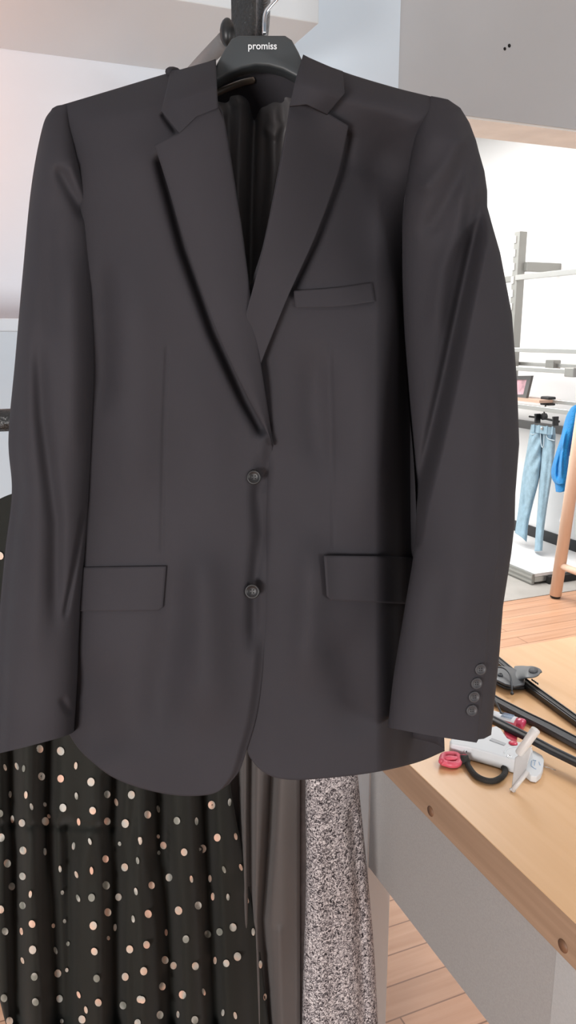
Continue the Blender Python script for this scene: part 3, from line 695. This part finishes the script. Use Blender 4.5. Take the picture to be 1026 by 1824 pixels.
# hanger with trouser clip
h1 = thing('trouser_hanger', Pz(915, 1210, ZT), 'black trouser hanger with a grey clip, furthest back on the table', 'hanger', 'loose black hangers on the table')
bar1 = [Pz(868, 1160, ZT+.010), Pz(915, 1199, ZT+.010), Pz(950, 1226, ZT+.010), Pz(1026, 1281, ZT+.010), Pz(1075, 1316, ZT+.010)]
def barprism(pts, wid, hgt, z0, parent, name, m, bev=.0015):
    p = np.asarray(pts, float); acc = Acc(); L_, R_ = [], []
    for i in range(len(p)):
        t = p[min(i+1, len(p)-1)]-p[max(i-1, 0)]; t[2] = 0; t = unit(t); s = np.array([-t[1], t[0], 0])
        w_ = wid[i] if hasattr(wid, '__len__') else wid
        L_.append(p[i]+s*w_/2); R_.append(p[i]-s*w_/2)
    ring = np.array(L_+R_[::-1]); ring[:, 2] = z0
    V, Fc = prism(ring, (0, 0, hgt)); return bevel(mk(name, V, Fc, m, parent, smooth=False), bev, 2)
barprism(bar1, .019, .011, ZT+.002, h1, 'bar', M['black_plastic'])
acc = Acc()
for off in (-.0055, .0055):
    t = unit(bar1[-1]-bar1[0]); s = np.array([-t[1], t[0], 0]); q = [x+s*off+ZV*(.0035) for x in bar1]
    V, Fc = tube(q, .0017, 8); acc.add(V, Fc)
acc.mk('bar_ridge', M['black_plastic'], h1)
cl = [(868, 1196), (880, 1190), (905, 1190), (925, 1199), (935, 1212), (934, 1222), (915, 1226), (899, 1222), (885, 1215), (868, 1208)]
V, Fc = prism(poly_z(cl, ZT+.014), (0, 0, .005)); clip = bevel(mk('clip', V, Fc, M['clip_plastic'], h1, label='grey clip'), .002, 3)
V, Fc = prism(poly_z([(872, 1205), (886, 1222), (902, 1229), (934, 1229), (936, 1221), (900, 1218)], ZT+.001), (0, 0, .006)); bevel(mk('clip_jaw', V, Fc, M['clip_plastic'], h1), .0015, 2)
V, Fc = lathe([(.0055, 0), (.0055, .003), (.0035, .004), (.0033, .002), (.0003, .002)], Pz(891, 1203, ZT+.019), ZV, 20); mk('pivot', V, Fc, M['clip_plastic'], clip)
# thumb lever: a curved spoon rising from the clip
nU, nV = 26, 16; SS, TT = np.meshgrid(np.linspace(0, 1, nU), np.linspace(-1, 1, nV))
cx = np.interp(SS, [0, .3, .6, 1], [914, 930, 944, 964]); cyv = np.interp(SS, [0, .3, .6, 1], [1200, 1197, 1196, 1197])
hw = np.where(SS < .55, 14-3.5*smooth01(SS/.55), 10.5*np.sqrt(np.clip(1-((SS-.55)/.45)**2, .002, 1)))
zz = ZT+.018+.016*smooth01(SS/.55)-.004*TT**2*(1-smooth01((SS-.3)/.4))
p0_ = Pz(cx-2.0*TT, cyv+hw*TT, zz); V, Fc = sheet(p0_, (0, 0, -.003)); subsurf(mk('thumb_lever', V, Fc, M['clip_plastic'], clip), 1)
th_ = np.linspace(0, 2*np.pi, 25)[:-1]
V, Fc = prism(Pz(950+8.5*np.cos(th_), 1194+5*np.sin(th_), ZT+.0345), (0, 0, .0008)); mk('thumb_recess', V, Fc, M['grain_plastic'], clip, label='dark oval disc for the thumb recess')  # raised dark disc stands in for the lever's recess
V, Fc = tube([Pz(880, 1188, ZT+.030), Pz(897, 1190, ZT+.032), Pz(908, 1201, ZT+.030), Pz(911, 1218, ZT+.022), Pz(912, 1232, ZT+.012)], .0018, 8, 24); acc = Acc().add(V, Fc)
V, Fc = ball(Pz(912, 1235, ZT+.010), .0038); acc.add(V, Fc); acc.mk('wire_hook', M['wire'], h1)
acc = Acc()
for k in range(4):
    V, Fc = ball(Pz(948+k*3.2, 1211+k*2.2, ZT+.016), .0016, .0045, .002, 8, 6); acc.add(V, Fc)
acc.mk('spring', M['wire'], clip)
# broad flat hanger
h2 = thing('clothes_hanger', Pz(930, 1270, ZT), 'broad flat grained black hanger lying between the other two on the table', 'hanger', 'loose black hangers on the table')
c2 = [(862, 1230), (881, 1244), (932, 1271), (975, 1292), (1026, 1319.5), (1075, 1347)]
w2 = [.016, .017, .020, .021, .022, .021]
barprism([Pz(a_, b_, ZT+.012) for a_, b_ in c2], w2, .008, ZT+.003, h2, 'body', M['grain_plastic'], .002)
acc = Acc()
for sgn in (1, -1):
    q = []
    for i, (a_, b_) in enumerate(c2):
        p = Pz(a_, b_, ZT+.0105); t = unit(Pz(*c2[min(i+1, 5)], ZT)-Pz(*c2[max(i-1, 0)], ZT)); s = np.array([-t[1], t[0], 0]); q.append(p+s*sgn*w2[i]*.48)
    V, Fc = tube(q, .0019, 8); acc.add(V, Fc)
acc.mk('rim', M['black_plastic'], h2)
V, Fc = tube([Pz(872, 1236, ZT+.030), Pz(882, 1249, ZT+.026), Pz(889, 1262, ZT+.020), Pz(893, 1270, ZT+.016)], .0018, 8, 20); acc = Acc().add(V, Fc)
V, Fc = ball(Pz(893.5, 1271.5, ZT+.015), .0040); acc.add(V, Fc); acc.mk('wire_hook', M['wire'], h2)
# narrow front hanger, resting on the tube and the gun
h3 = thing('clothes_hanger', Pz(950, 1313, ZT), 'narrow black hanger bar nearest the white tagging gun on the table', 'hanger', 'loose black hangers on the table')
c3 = [(855, 1265), (878, 1280), (943, 1312.5), (985, 1335), (1026, 1355), (1075, 1380)]
barprism([Pz(a_, b_, ZT+.026) for a_, b_ in c3], .0155, .009, ZT+.0185, h3, 'bar', M['black_plastic'], .002)
V, Fc = tube([Pz(a_, b_-4, ZT+.0275) for a_, b_ in c3], .0022, 8); mk('bar_ridge', V, Fc, M['clip_plastic'], h3)
V, Fc = obox(Pz(1060, 1375, ZT+.009)+ZV*0, A*.006, B*.006, ZV*.0092); mk('foot', V, Fc, M['black_plastic'], h3)

# pink tube with white label
t1 = thing('glue_tube', Pz(905, 1285, ZT), 'pink tube with a white label under the narrow black hanger', 'tube')
q0, q1, q2 = Pz(866, 1272, ZT+.008), Pz(923, 1288, ZT+.008), Pz(935, 1291.5, ZT+.008)
V, Fc = tube([q0, q1], .0145, 18, flat=.52); mk('body', V, Fc, M['pink'], t1)
dv = unit(q1-q0); sd = unit(np.cross(dv, ZV))
ring = []
acc = Acc()
for s_, mi, lo, hi, zz in ((0, 0, .02, .94, 0),):
    L0 = q0+dv*.004; L1 = q0+(q1-q0)*.93
    an_ = np.linspace(-1.05, 1.05, 11)
    g_ = np.array([[L_+sd*.0149*math.sin(a_)+ZV*(.0145*.52+.0004)*math.cos(a_) for a_ in an_] for L_ in (L0, L1)])
    V, Fc = sheet(g_, (0, 0, .0004)); acc.add(V, Fc)
lb = acc.mk('label', M['label_white'], t1, label='white paper label')
acc = Acc()
for k in range(5):
    c = q0+(q1-q0)*(.80-.0*k)+sd*(-.008+.004*k)+ZV*(.0086); V, Fc = obox(c-dv*.008, dv*.010, sd*.0006, ZV*.0005); acc.add(V, Fc)
acc.mk('print_line', M['label_blue'], lb)
V, Fc = tube([q1-dv*.002, q1+dv*.001, q2-dv*.004, q2-dv*.001, q2], [.0115, .0135, .0135, .0115, .007], 20, flat=.72); mk('cap', V, Fc, M['magenta'], t1, label='shiny deep pink cap')

# tagging gun
g = thing('tagging_gun', Pz(880, 1350, ZT), 'white plastic tagging gun with a red button lying on the table', 'tagging gun')
GZ = .026
go = [(801, 1319), (806, 1312), (850, 1300), (868, 1296), (884, 1292), (893, 1298), (898, 1306), (904, 1314), (914, 1319), (934, 1322), (950, 1335), (944, 1346), (936, 1351), (922, 1355), (880, 1342), (840, 1331), (803, 1324)]
V, Fc = prism(poly_z(go, ZT+GZ), (0, 0, -GZ+.001)); gb = bevel(mk('body', V, Fc, M['gun'], g, smooth=False), .003, 3)
no = [(938, 1334), (952, 1337), (966, 1345), (969, 1352), (968, 1365), (964, 1376), (956, 1383), (945, 1381), (934, 1371), (930, 1352)]
V, Fc = prism(poly_z(no, ZT+.013), (0, 0, -.012)); nz = bevel(mk('nose', V, Fc, M['gun'], g, smooth=False), .002, 3)
V, Fc = lathe([(.0075, 0), (.0075, .0012), (.0062, .0028), (.0003, .0033)], Pz(914, 1324.5, ZT+GZ), ZV, 24); mk('button', V, Fc, M['red'], g, label='red button')
V, Fc = prism(poly_z([(897, 1299), (910, 1305), (922, 1311), (920, 1319), (908, 1317), (901, 1311)], ZT+.018), (0, 0, -.010)); bevel(mk('trigger', V, Fc, M['red'], g, smooth=False, label='red trigger'), .0015, 2)
V, Fc = prism(poly_z([(876, 1315), (901, 1324.5), (898, 1328), (872, 1318.5)], ZT+GZ+.0003), (0, 0, .0008)); mk('slot', V, Fc, M['gun_line'], gb, smooth=False)
V, Fc = tube([Pz(898, 1341, ZT+GZ+.0005), Pz(903, 1334, ZT+GZ+.0005), Pz(912, 1330.5, ZT+GZ+.0005), Pz(922, 1330, ZT+GZ+.0005)], .0014, 8, 16); mk('raised_rib', V, Fc, M['gun'], gb)
for (uu_, vv_, zz) in ((810, 1330.5, .018), (831, 1338.5, .016)):
    p = Pz(uu_, vv_, ZT+.012); d = ray(uu_, vv_)
    # on the near side wall of the body
    V, Fc = lathe([(.0038, -.002), (.0038, .0006), (.0022, .0008), (.0020, -.0004), (.0002, -.0004)], Pz(uu_, vv_, ZT+zz), -unit(np.array([-.35, 1, 0])), 18)
    sc_ = mk('screw_boss', V, Fc, M['gun'], gb)
    V, Fc = lathe([(.0019, 0), (.0018, .0012)], Pz(uu_, vv_, ZT+zz), -unit(np.array([-.35, 1, 0])), 14); mk('screw_hole', V, Fc, M['gun_dark'], gb, label='dark screw hole')
V, Fc = lathe([(.0042, 0), (.0042, .0006), (.0030, .0007), (.0029, .0001), (.0002, .0001)], Pz(907, 1347.5, ZT+GZ), ZV, 18); mk('screw', V, Fc, M['chrome'], gb)
acc = Acc()
for L_ in ([(947, 1355), (946, 1364), (951, 1368), (955, 1370)], [(949, 1354), (955, 1355)], [(953, 1356), (952, 1363)], [(960, 1357), (962, 1363)]):
    V, Fc = tube([Pz(a_, b_, ZT+.0133) for a_, b_ in L_], .0007, 6); acc.add(V, Fc)
acc.mk('moulded_line', M['label_blue'], nz)
V, Fc = tube([Pz(962, 1362, ZT+.012), Pz(972, 1366, ZT+.011), Pz(990, 1372, ZT+.008)], .0006, 8); mk('needle', V, Fc, M['needle'], g, label='thin steel needle')
# paddle of fasteners stuck in the gun
fs = thing('fastener_strip', Pz(914, 1410, ZT), 'frosted plastic fastener strip standing up from the white tagging gun', 'fastener strip')
Yb_ = Pz(914, 1410, ZT)[1]; Yt_ = Yb_+.035
a1, a2 = P(924, 1343, Yt_), P(955, 1299, Yt_-.002)
V, Fc = tube([a1, a1+(a2-a1)*.03, a2-(a2-a1)*.03, a2], [.0058, .0072, .0078, .0066], 14); mk('comb_spine', V, Fc, M['clear'], fs)
gr = np.array([[P(np.interp(t, [0, 1], [918+s*30, 911+s*24]), np.interp(t, [0, 1], [1350-s*20, 1409-s*28]), Yt_+(Yb_+.004-Yt_)*t) for s in np.linspace(0, 1, 12)] for t in np.linspace(0, 1, 14)])
V, Fc = sheet(gr, (0, .0012, 0)); mk('film', V, Fc, M['clear'], fs)
acc = Acc()
V, Fc = tube([P(912, 1409, Yb_), P(940, 1374, Yb_+.006)], .0038, 10); acc.add(V, Fc)
V, Fc = tube([P(909, 1405, Yb_), P(917, 1411, Yb_)], .002, 8); acc.add(V, Fc)
acc.mk('foot_bar', M['clear'], fs)
# pink clip with cord
pk = thing('cord_clip', Pz(803, 1358, ZT), 'pink plastic clip with a black cord loop in front of the tagging gun', 'clip')
acc = Acc()
zk = ZT+.010
V, Fc = tube([Pz(787, 1357, zk), Pz(790, 1347, zk), Pz(800, 1344, zk+.002), Pz(812, 1345, zk+.001), Pz(817, 1351, zk), Pz(816, 1360, zk-.003), Pz(806, 1362, zk-.003), Pz(796, 1360, zk-.003), Pz(787, 1357, zk)], .0058, 10, 50); acc.add(V, Fc)
V, Fc = tube([Pz(789, 1353, zk), Pz(801, 1350.5, zk+.003), Pz(814, 1352, zk)], .0045, 10, 16); acc.add(V, Fc)
acc.mk('clip', M['pink'], pk)
V, Fc = tube([Pz(815, 1353, zk), Pz(821, 1348, zk), Pz(829, 1347, zk), Pz(831, 1351, zk-.002)], .0032, 10, 20); mk('swivel', V, Fc, M['pink'], pk)
zc = ZT+.0055
V, Fc = tube([Pz(822, 1353, zc+.004), Pz(831, 1355, zc+.003), Pz(834, 1364, zc), Pz(846, 1380, zc), Pz(862, 1389, zc), Pz(879, 1391, zc), Pz(894, 1384, zc), Pz(900, 1374, zc), Pz(897, 1367, zc)], [.0062]*6+[.0048]*58, 12, 64); mk('cord', V, Fc, M['cord'], pk, label='black cord loop')
V, Fc = tube([Pz(820, 1353, zc+.004), Pz(834, 1353.5, zc+.004)], .0075, 12); mk('ferrule', V, Fc, M['cord'], pk)

# ================================================================== BACK ROOM
# low white display deck with steel edge profile
a_d, b_d, _ = ab(Pz(953, 1022, DECK))
V, Fc = rbox(a_d, aw-.013, b_d, BB-.05, .004, DECK)
dk = thing('display_deck', R((a_d+aw)/2, b_d+1.5, .004), 'low white display deck with steel edge along the right wall', 'platform')
room_part('deck_board', rbox(a_d, aw-.014, b_d, BB-.05, DECK-.02, DECK), M['bright_wall'], dk)
room_part('edge_profile', rbox(a_d-.02, a_d-.001, b_d, BB-.05, .006, DECK-.002), M['steel_dark'], dk, .002)
for k in range(2):
    room_part('edge_rib', rbox(a_d-.026, a_d-.020, b_d, BB-.05, .018+k*.028, .028+k*.028), M['steel'], dk)
room_part('end_profile', rbox(a_d, aw-.014, b_d, b_d+.02, .02, DECK-.022), M['steel'], dk)
room_part('foot', rbox(a_d+.09, a_d+.30, b_d-.03, b_d+.0, .004, .05), M['rubber'], dk)
# shelving rack on the right wall
ar = aw-.30
su_ = Pa(928, 413, ar); sb = ab(su_)[1]
rk = thing('shelving_rack', R(ar, sb, DECK), 'steel shelving rack with bare rails along the bright right wall', 'shelving rack')
ztop = float(su_[2])
room_part('upright', rbox(ar-.03, ar+.03, sb-.028, sb+.028, DECK, ztop), M['steel_dark'], rk, .003)
acc = Acc()
for k in range(12):
    zz = ztop-.07-k*.085
    V, Fc = rbox(ar-.036, ar-.0295, sb+.002, sb+.027, zz, zz+.045); mk('slot_tab', V, Fc, M['slot'], rk, smooth=False)
def rail_b(name, p1, p2, a_, w_, h_, m, ext=1.2, back=.0):
    q1, q2 = Pa(*p1, a_), Pa(*p2, a_); d = unit(q2-q1); z = (q1[2]+q2[2])/2
    b1_, b2_ = ab(q1)[1], ab(q2)[1]
    return room_part(name, rbox(a_-w_/2, a_+w_/2, b2_-ext, b1_+back, z-h_/2, z+h_/2), m, rk, .003)
rail_b('hang_rail', (923, 495), (1026, 483), ar-.03, .02, .035, M['steel'], .8, .02)
rail_b('hang_rail', (905, 622.5), (1026, 626), ar-.05, .02, .028, M['steel'], .8, .9)
rail_b('hang_rail', (905, 646), (1026, 653), ar+.05, .025, .025, M['steel'], .8, .9)
rail_b('hang_rail', (905, 655), (1026, 663), ar-.08, .025, .028, M['steel'], .0, .9)
rail_b('hang_rail', (905, 706), (1026, 719), ar+.05, .025, .025, M['steel'], .8, .9)
rail_b('hang_rail', (905, 721), (1006, 733), ar-.08, .025, .03, M['steel'], .3, .9)
for (uu_, vv_, a_, m_) in ((985, 649, ar+.04, 'steel_dark'), (1020, 663, ar-.08, 'steel_dark'), (976, 714, ar+.04, 'skirting')):
    c = Pa(uu_, vv_, a_); a_, b_, z_ = ab(c); room_part('connector', rbox(a_-.03, a_+.03, b_-.04, b_+.04, z_-.028, z_+.028), M[m_], rk, .006)
c = Pa(931, 475, ar); a_, b_, z_ = ab(c); room_part('bracket', rbox(ar+.02, aw, b_-.02, b_+.02, z_-.03, z_+.03), M['steel_dark'], rk, .004)
c = Pa(904, 498, ar); a_, b_, z_ = ab(c); room_part('bracket', rbox(ar-.025, ar+.025, sb+.02, b_+.25, z_-.02, z_+.02), M['steel_dark'], rk, .004)
# wooden shelf board carried by the lower rails
c = Pa(950, 712, ar-.02); z_sh = float(c[2]); b_sh = ab(Pa(972, 714, ar-.02))[1]
room_part('shelf_board', rbox(ar-.07, ar+.10, b_sh, b_sh+1.0, z_sh-.012, z_sh+.006), M['shelf_wood'], rk)
# wall rail behind the jeans
q = Pa(935, 756, aw-.015); q2 = Pa(1000, 766, aw-.015); zwr = (q[2]+q2[2])/2
V, Fc = rbox(aw-.03, aw, ab(q2)[1]-1.2, ab(q)[1]+1.2, zwr-.028, zwr+.028)
mk('wall_rail', V, Fc, M['frame_grey'], None, smooth=False, label='dark horizontal wall rail behind the blue jeans', cat='rail')
# picture frame
pf = thing('picture_frame', Pa(932, 712, ar-.03), 'small grey picture frame with a pink picture on the back shelf', 'picture frame')
zf0 = z_sh+.006; fpl = lambda uu_, vv_: Pa(uu_, vv_, ar-.03)
fo_ = [fpl(908, 674.5), fpl(946, 674), fpl(936.5, 714), fpl(899, 714)]; dz = zf0-fo_[2][2]
fo_ = [p+ZV*dz for p in fo_]
cen = sum(fo_)/4; fi_ = [cen+(p-cen)*.66 for p in fo_]
acc = Acc()
for k in range(4):
    V, Fc = prism([fo_[k], fo_[(k+1) % 4], fi_[(k+1) % 4], fi_[k]], A*.02); acc.add(V, Fc)
acc.mk('frame', M['frame_grey'], pf, smooth=False)
V, Fc = prism([p+A*.008 for p in fi_], A*.006); mk('picture', V, Fc, M['picture'], pf, smooth=False, label='pink picture')

# jeans on a clip hanger
aj = aw-.27
jn = thing('jeans', Pa(955, 980, aj), 'light blue jeans hanging by the waist from a black clip hanger', 'jeans')
def jean_patch(name, top_, bot_, l_, r_, m, thick=.05, extra=None, nu=40, nv=110, off=0):
    u, v, S, T = coons(top_, bot_, l_, r_, nu, nv); h = thick*prof(S, .5)
    if extra is not None: h = h+extra(u, v)
    f = Pa(u, v, aj-h-off); g_ = Pa(u, v, aj+.004-off)
    n = nu*nv; return mk(name, np.vstack([f.reshape(-1, 3), g_.reshape(-1, 3)]), gridfaces(nv, nu)+gridfaces(nv, nu, n, True)+rim(nv, nu, 0, n), M[m], jn)
wr = lambda u, v: .006*np.sin(v/5.0+u/3)*np.exp(-((v-800)/40)**2)-ridge(u, v, [(941, 800), (936, 860), (934, 920)], .015, 4, .2)
jean_patch('leg', [(944, 768), (955, 771), (966, 772)], [(917, 949), (930, 958), (938, 966)], [(944, 768), (937, 810), (930, 850), (924, 900), (917, 949)], [(966, 772), (966, 797), (961, 850), (950, 895), (942, 930), (938, 966)], 'denim', extra=wr)
jean_patch('leg', [(965, 772), (978, 774), (990, 776)], [(952, 982), (959, 982), (966, 981)], [(965, 772), (965, 797), (961, 850), (958, 900), (954, 950), (952, 982)], [(990, 776), (988, 805), (983, 850), (975, 900), (969, 945), (966, 981)], 'denim', extra=lambda u, v: -ridge(u, v, [(980, 800), (974, 860), (966, 940)], .010, 4, .2))
jean_patch('waistband', [(946, 756), (968, 759), (989, 762)], [(944, 769), (966, 773), (990, 777)], [(946, 756), (944, 769)], [(989, 762), (990, 777)], 'denim', thick=.06, nv=12, off=.004)
def seam(name, L_, m='denim_seam', r=.004, off=.056):
    V, Fc = tube([Pa(a_, b_, aj-off) for a_, b_ in L_], r, 6, 16); return mk(name, V, Fc, M[m], jn)
seam('fly_seam', [(963, 771), (963.5, 785), (965, 795), (968, 796), (970, 772)])
seam('pocket_seam', [(945, 773), (950, 774), (957, 771)], off=.05); 
V, Fc = prism([Pa(a_, b_, aj-.058) for a_, b_ in ((974, 775), (983, 774), (981, 782), (977, 780))], A*.01); mk('pocket_opening', V, Fc, M['denim_dark'], jn, smooth=False)
seam('pocket_seam', [(972, 771), (976, 781), (988, 785)], off=.055)
V, Fc = ball(Pa(966, 763, aj-.068), .012, .008, .012); mk('button', V, Fc, M['steel'], jn)
for a_, b_ in ((951, 757), (960, 758), (974, 760), (984, 761)):
    V, Fc = obox(Pa(a_, b_+6, aj-.062), A*.003, B*.006, ZV*.026); mk('belt_loop', V, Fc, M['denim'], jn, smooth=False)
jh = thing('clip_hanger', Pa(969, 745, aj), 'black clip hanger holding the light blue jeans on the back rail', 'hanger')
V, Fc = tube([Pa(943, 742, aj-.03), Pa(969, 745.5, aj-.03), Pa(996, 751, aj-.03)], .007, 10); mk('bar', V, Fc, M['black_plastic'], jh)
for a_, b_ in ((953, 745), (985, 750)):
    V, Fc = prism([Pa(x_, y_, aj-.075) for x_, y_ in ((a_-2.2, b_-8), (a_+2.2, b_-8), (a_+1.4, b_-1), (a_+1.6, b_+9), (a_-2.2, b_+9), (a_-1.4, b_-1))], A*.04); bevel(mk('clip', V, Fc, M['black_plastic'], jh, smooth=False), .004, 2)
c = Pa(969, 742, aj-.03); V, Fc = lathe([(.022, -.012), (.022, .012)], c, A, 20); mk('hook_boss', V, Fc, M['grain_plastic'], jh)
V, Fc = tube([c, c+ZV*.05, c+ZV*.09+A*.02, c+ZV*.11+A*.06, c+ZV*.08+A*.10], .005, 8, 20); mk('hook', V, Fc, M['wire'], jh)

# wooden A-frame rail with the blue sweater
ft = Pz(989, 1063, .006)
wk = thing('wooden_rack', ft*np.array([1, 1, 0]), 'pale wooden clothes rack with a slanted leg in the bright back room', 'clothes rack')
afoot = ab(ft)[0]
tp = Pa(1052, 640, afoot); d = unit(tp-ft); tp = ft+d*(1.62/d[2])
V, Fc = tube([ft+d*.012, tp], .034, 16); mk('leg', V, Fc, M['rack_wood'], wk)
V, Fc = tube([ft, ft+d*.014], .03, 14); mk('foot', V, Fc, M['rubber'], wk)
d2 = d-2*(d@B)*B; ft2 = tp-d2*(1.62/d2[2])
V, Fc = tube([ft2+d2*.012, tp], .034, 16); mk('leg', V, Fc, M['rack_wood'], wk)
V, Fc = tube([ft2, ft2+d2*.014], .03, 14); mk('foot', V, Fc, M['rubber'], wk)
cr = Pa(1008, 1011, afoot); tq = (cr[2]-ft[2])/d[2]
V, Fc = tube([ft+d*tq, ft2+d2*tq], .020, 12); mk('cross_rail', V, Fc, M['rack_wood'], wk)
V, Fc = tube([tp, tp+A*.5], .018, 12); mk('top_rail', V, Fc, M['rack_wood'], wk)
AS = afoot+.15
swt = thing('sweater', Pa(1050, 880, AS), 'bright blue knitted sweater hanging on the wooden rack', 'sweater')
def sw_patch(name, top_, bot_, l_, r_, thick, off=0.0, extra=None, nu=40, nv=80):
    u, v, S, T = coons(top_, bot_, l_, r_, nu, nv); h = thick*prof(S, .5)
    if extra is not None: h = h+extra(u, v)
    f = Pa(u, v, AS-off-h); g_ = Pa(u, v, AS-off+.5*thick*prof(S, .5)+.004); n = nu*nv
    return mk(name, np.vstack([f.reshape(-1, 3), g_.reshape(-1, 3)]), gridfaces(nv, nu)+gridfaces(nv, nu, n, True)+rim(nv, nu, 0, n), M['sweater'], swt)
sw_patch('body', [(1020, 728), (1052, 706), (1092, 700), (1128, 712), (1160, 732)], [(1013, 812), (1085, 818), (1165, 812)], [(1020, 728), (1014, 760), (1013, 812)], [(1160, 732), (1166, 770), (1165, 812)], .06, -.05, lambda u, v: .012*np.sin(u/5))
sw_patch('sleeve', [(1018, 725), (1027, 721), (1036, 724)], [(988, 861), (998, 863), (1009, 860)], [(1018, 725), (1010, 738), (1004, 757), (998, 782), (989, 810), (982, 836), (983, 852), (988, 861)], [(1036, 724), (1026, 760), (1017, 790), (1013, 820), (1013, 845), (1009, 860)], .06, .0,
         lambda u, v: ridge(u, v, [(1008, 760), (1000, 810), (1000, 855)], .02, 3, .2)-ridge(u, v, [(1003, 790), (994, 830), (993, 858)], .02, 2.5, .2))
sw_patch('cuff', [(988, 859), (998, 862), (1009, 858)], [(990, 876), (998, 877), (1007, 875)], [(988, 859), (990, 876)], [(1009, 858), (1007, 875)], .04, .005, nv=14)
# small white paper tag on a string by the sweater
tg = thing('swing_tag', Pa(1000, 925, AS-.03), 'small white swing tag hanging below the blue sweater beside the wooden leg', 'tag')
V, Fc = prism([Pa(a_, b_, AS-.03) for a_, b_ in ((1003, 905), (1010, 905), (1006, 920), (998, 930), (996, 927), (1001, 917))], A*.004); mk('paper', V, Fc, M['bright_wall'], tg, smooth=False)
V, Fc = tube([Pa(1007, 906, AS-.028), Pa(1012, 870, AS-.03), Pa(1020, 815, AS)], .0015, 6, 14); mk('string', V, Fc, M['label_white'], tg)

# ================================================================== LIGHT
def area(name, loc, target, sx, sy, power, col):
    l = bpy.data.lights.new(name, 'AREA'); l.shape = 'RECTANGLE'; l.size = sx; l.size_y = sy; l.energy = power; l.color = col
    o = bpy.data.objects.new(name, l); COL.objects.link(o); o.location = tuple(map(float, loc))
    o.rotation_euler = (Vector(tuple(map(float, target)))-o.location).to_track_quat('-Z', 'Y').to_euler(); return o
area('ceiling_light_back', R(1.6, 4.2, 2.95), R(1.6, 4.2, 0), 2.6, 2.6, 105, (1, .99, .97))
area('ceiling_light_far', R(1.2, 7.2, 2.95), R(1.2, 7.2, 0), 2.6, 2.6, 105, (1, .99, .97))
area('key_right', (2.1, -.9, 1.0), (.1, .9, 1.2), 0.8, 0.8, 22, (1, .96, .935))  # key light added at the front right, no window modelled
area('key_left', (-1.15, -1.7, .95), (0, .9, 1.1), .7, .7, 56, (1, .955, .935))  # low key light added front left for the jacket and side panel
area('wall_wash', R(.5, 1.30, 2.95), R(.5, bw, 1.9), 1.2, .2, 1.0, (.78, .90, 1)).data.spread = math.radians(85)  # narrow wash added to lift the back wall and lintel
area('floor_fill', R(2.3, .9, 2.95), R(1.4, 1.0, 0), 1.2, 1.2, 17, (.95, .98, 1)).data.spread = math.radians(95)  # overhead fill added to brighten the floor and tabletop
area('pink_wall_fill', R(-.26, bw-.33, 1.93), R(.03, bw, 2.0), .12, .12, 1.2, (1, .40, .22))  # unseen warm source added to tint the left of the wall pink
w = bpy.data.worlds.new('world'); sc.world = w; w.use_nodes = True
bg = w.node_tree.nodes['Background']; bg.inputs['Color'].default_value = (.72, .87, 1, 1); bg.inputs['Strength'].default_value = .24

sc.view_settings.view_transform = 'Standard'; sc.view_settings.look = 'None'; sc.view_settings.exposure = 0.27; sc.view_settings.gamma = 1
sc.view_settings.use_curve_mapping = False
sc.cycles.use_denoising = True
sc.cycles.max_bounces = 8
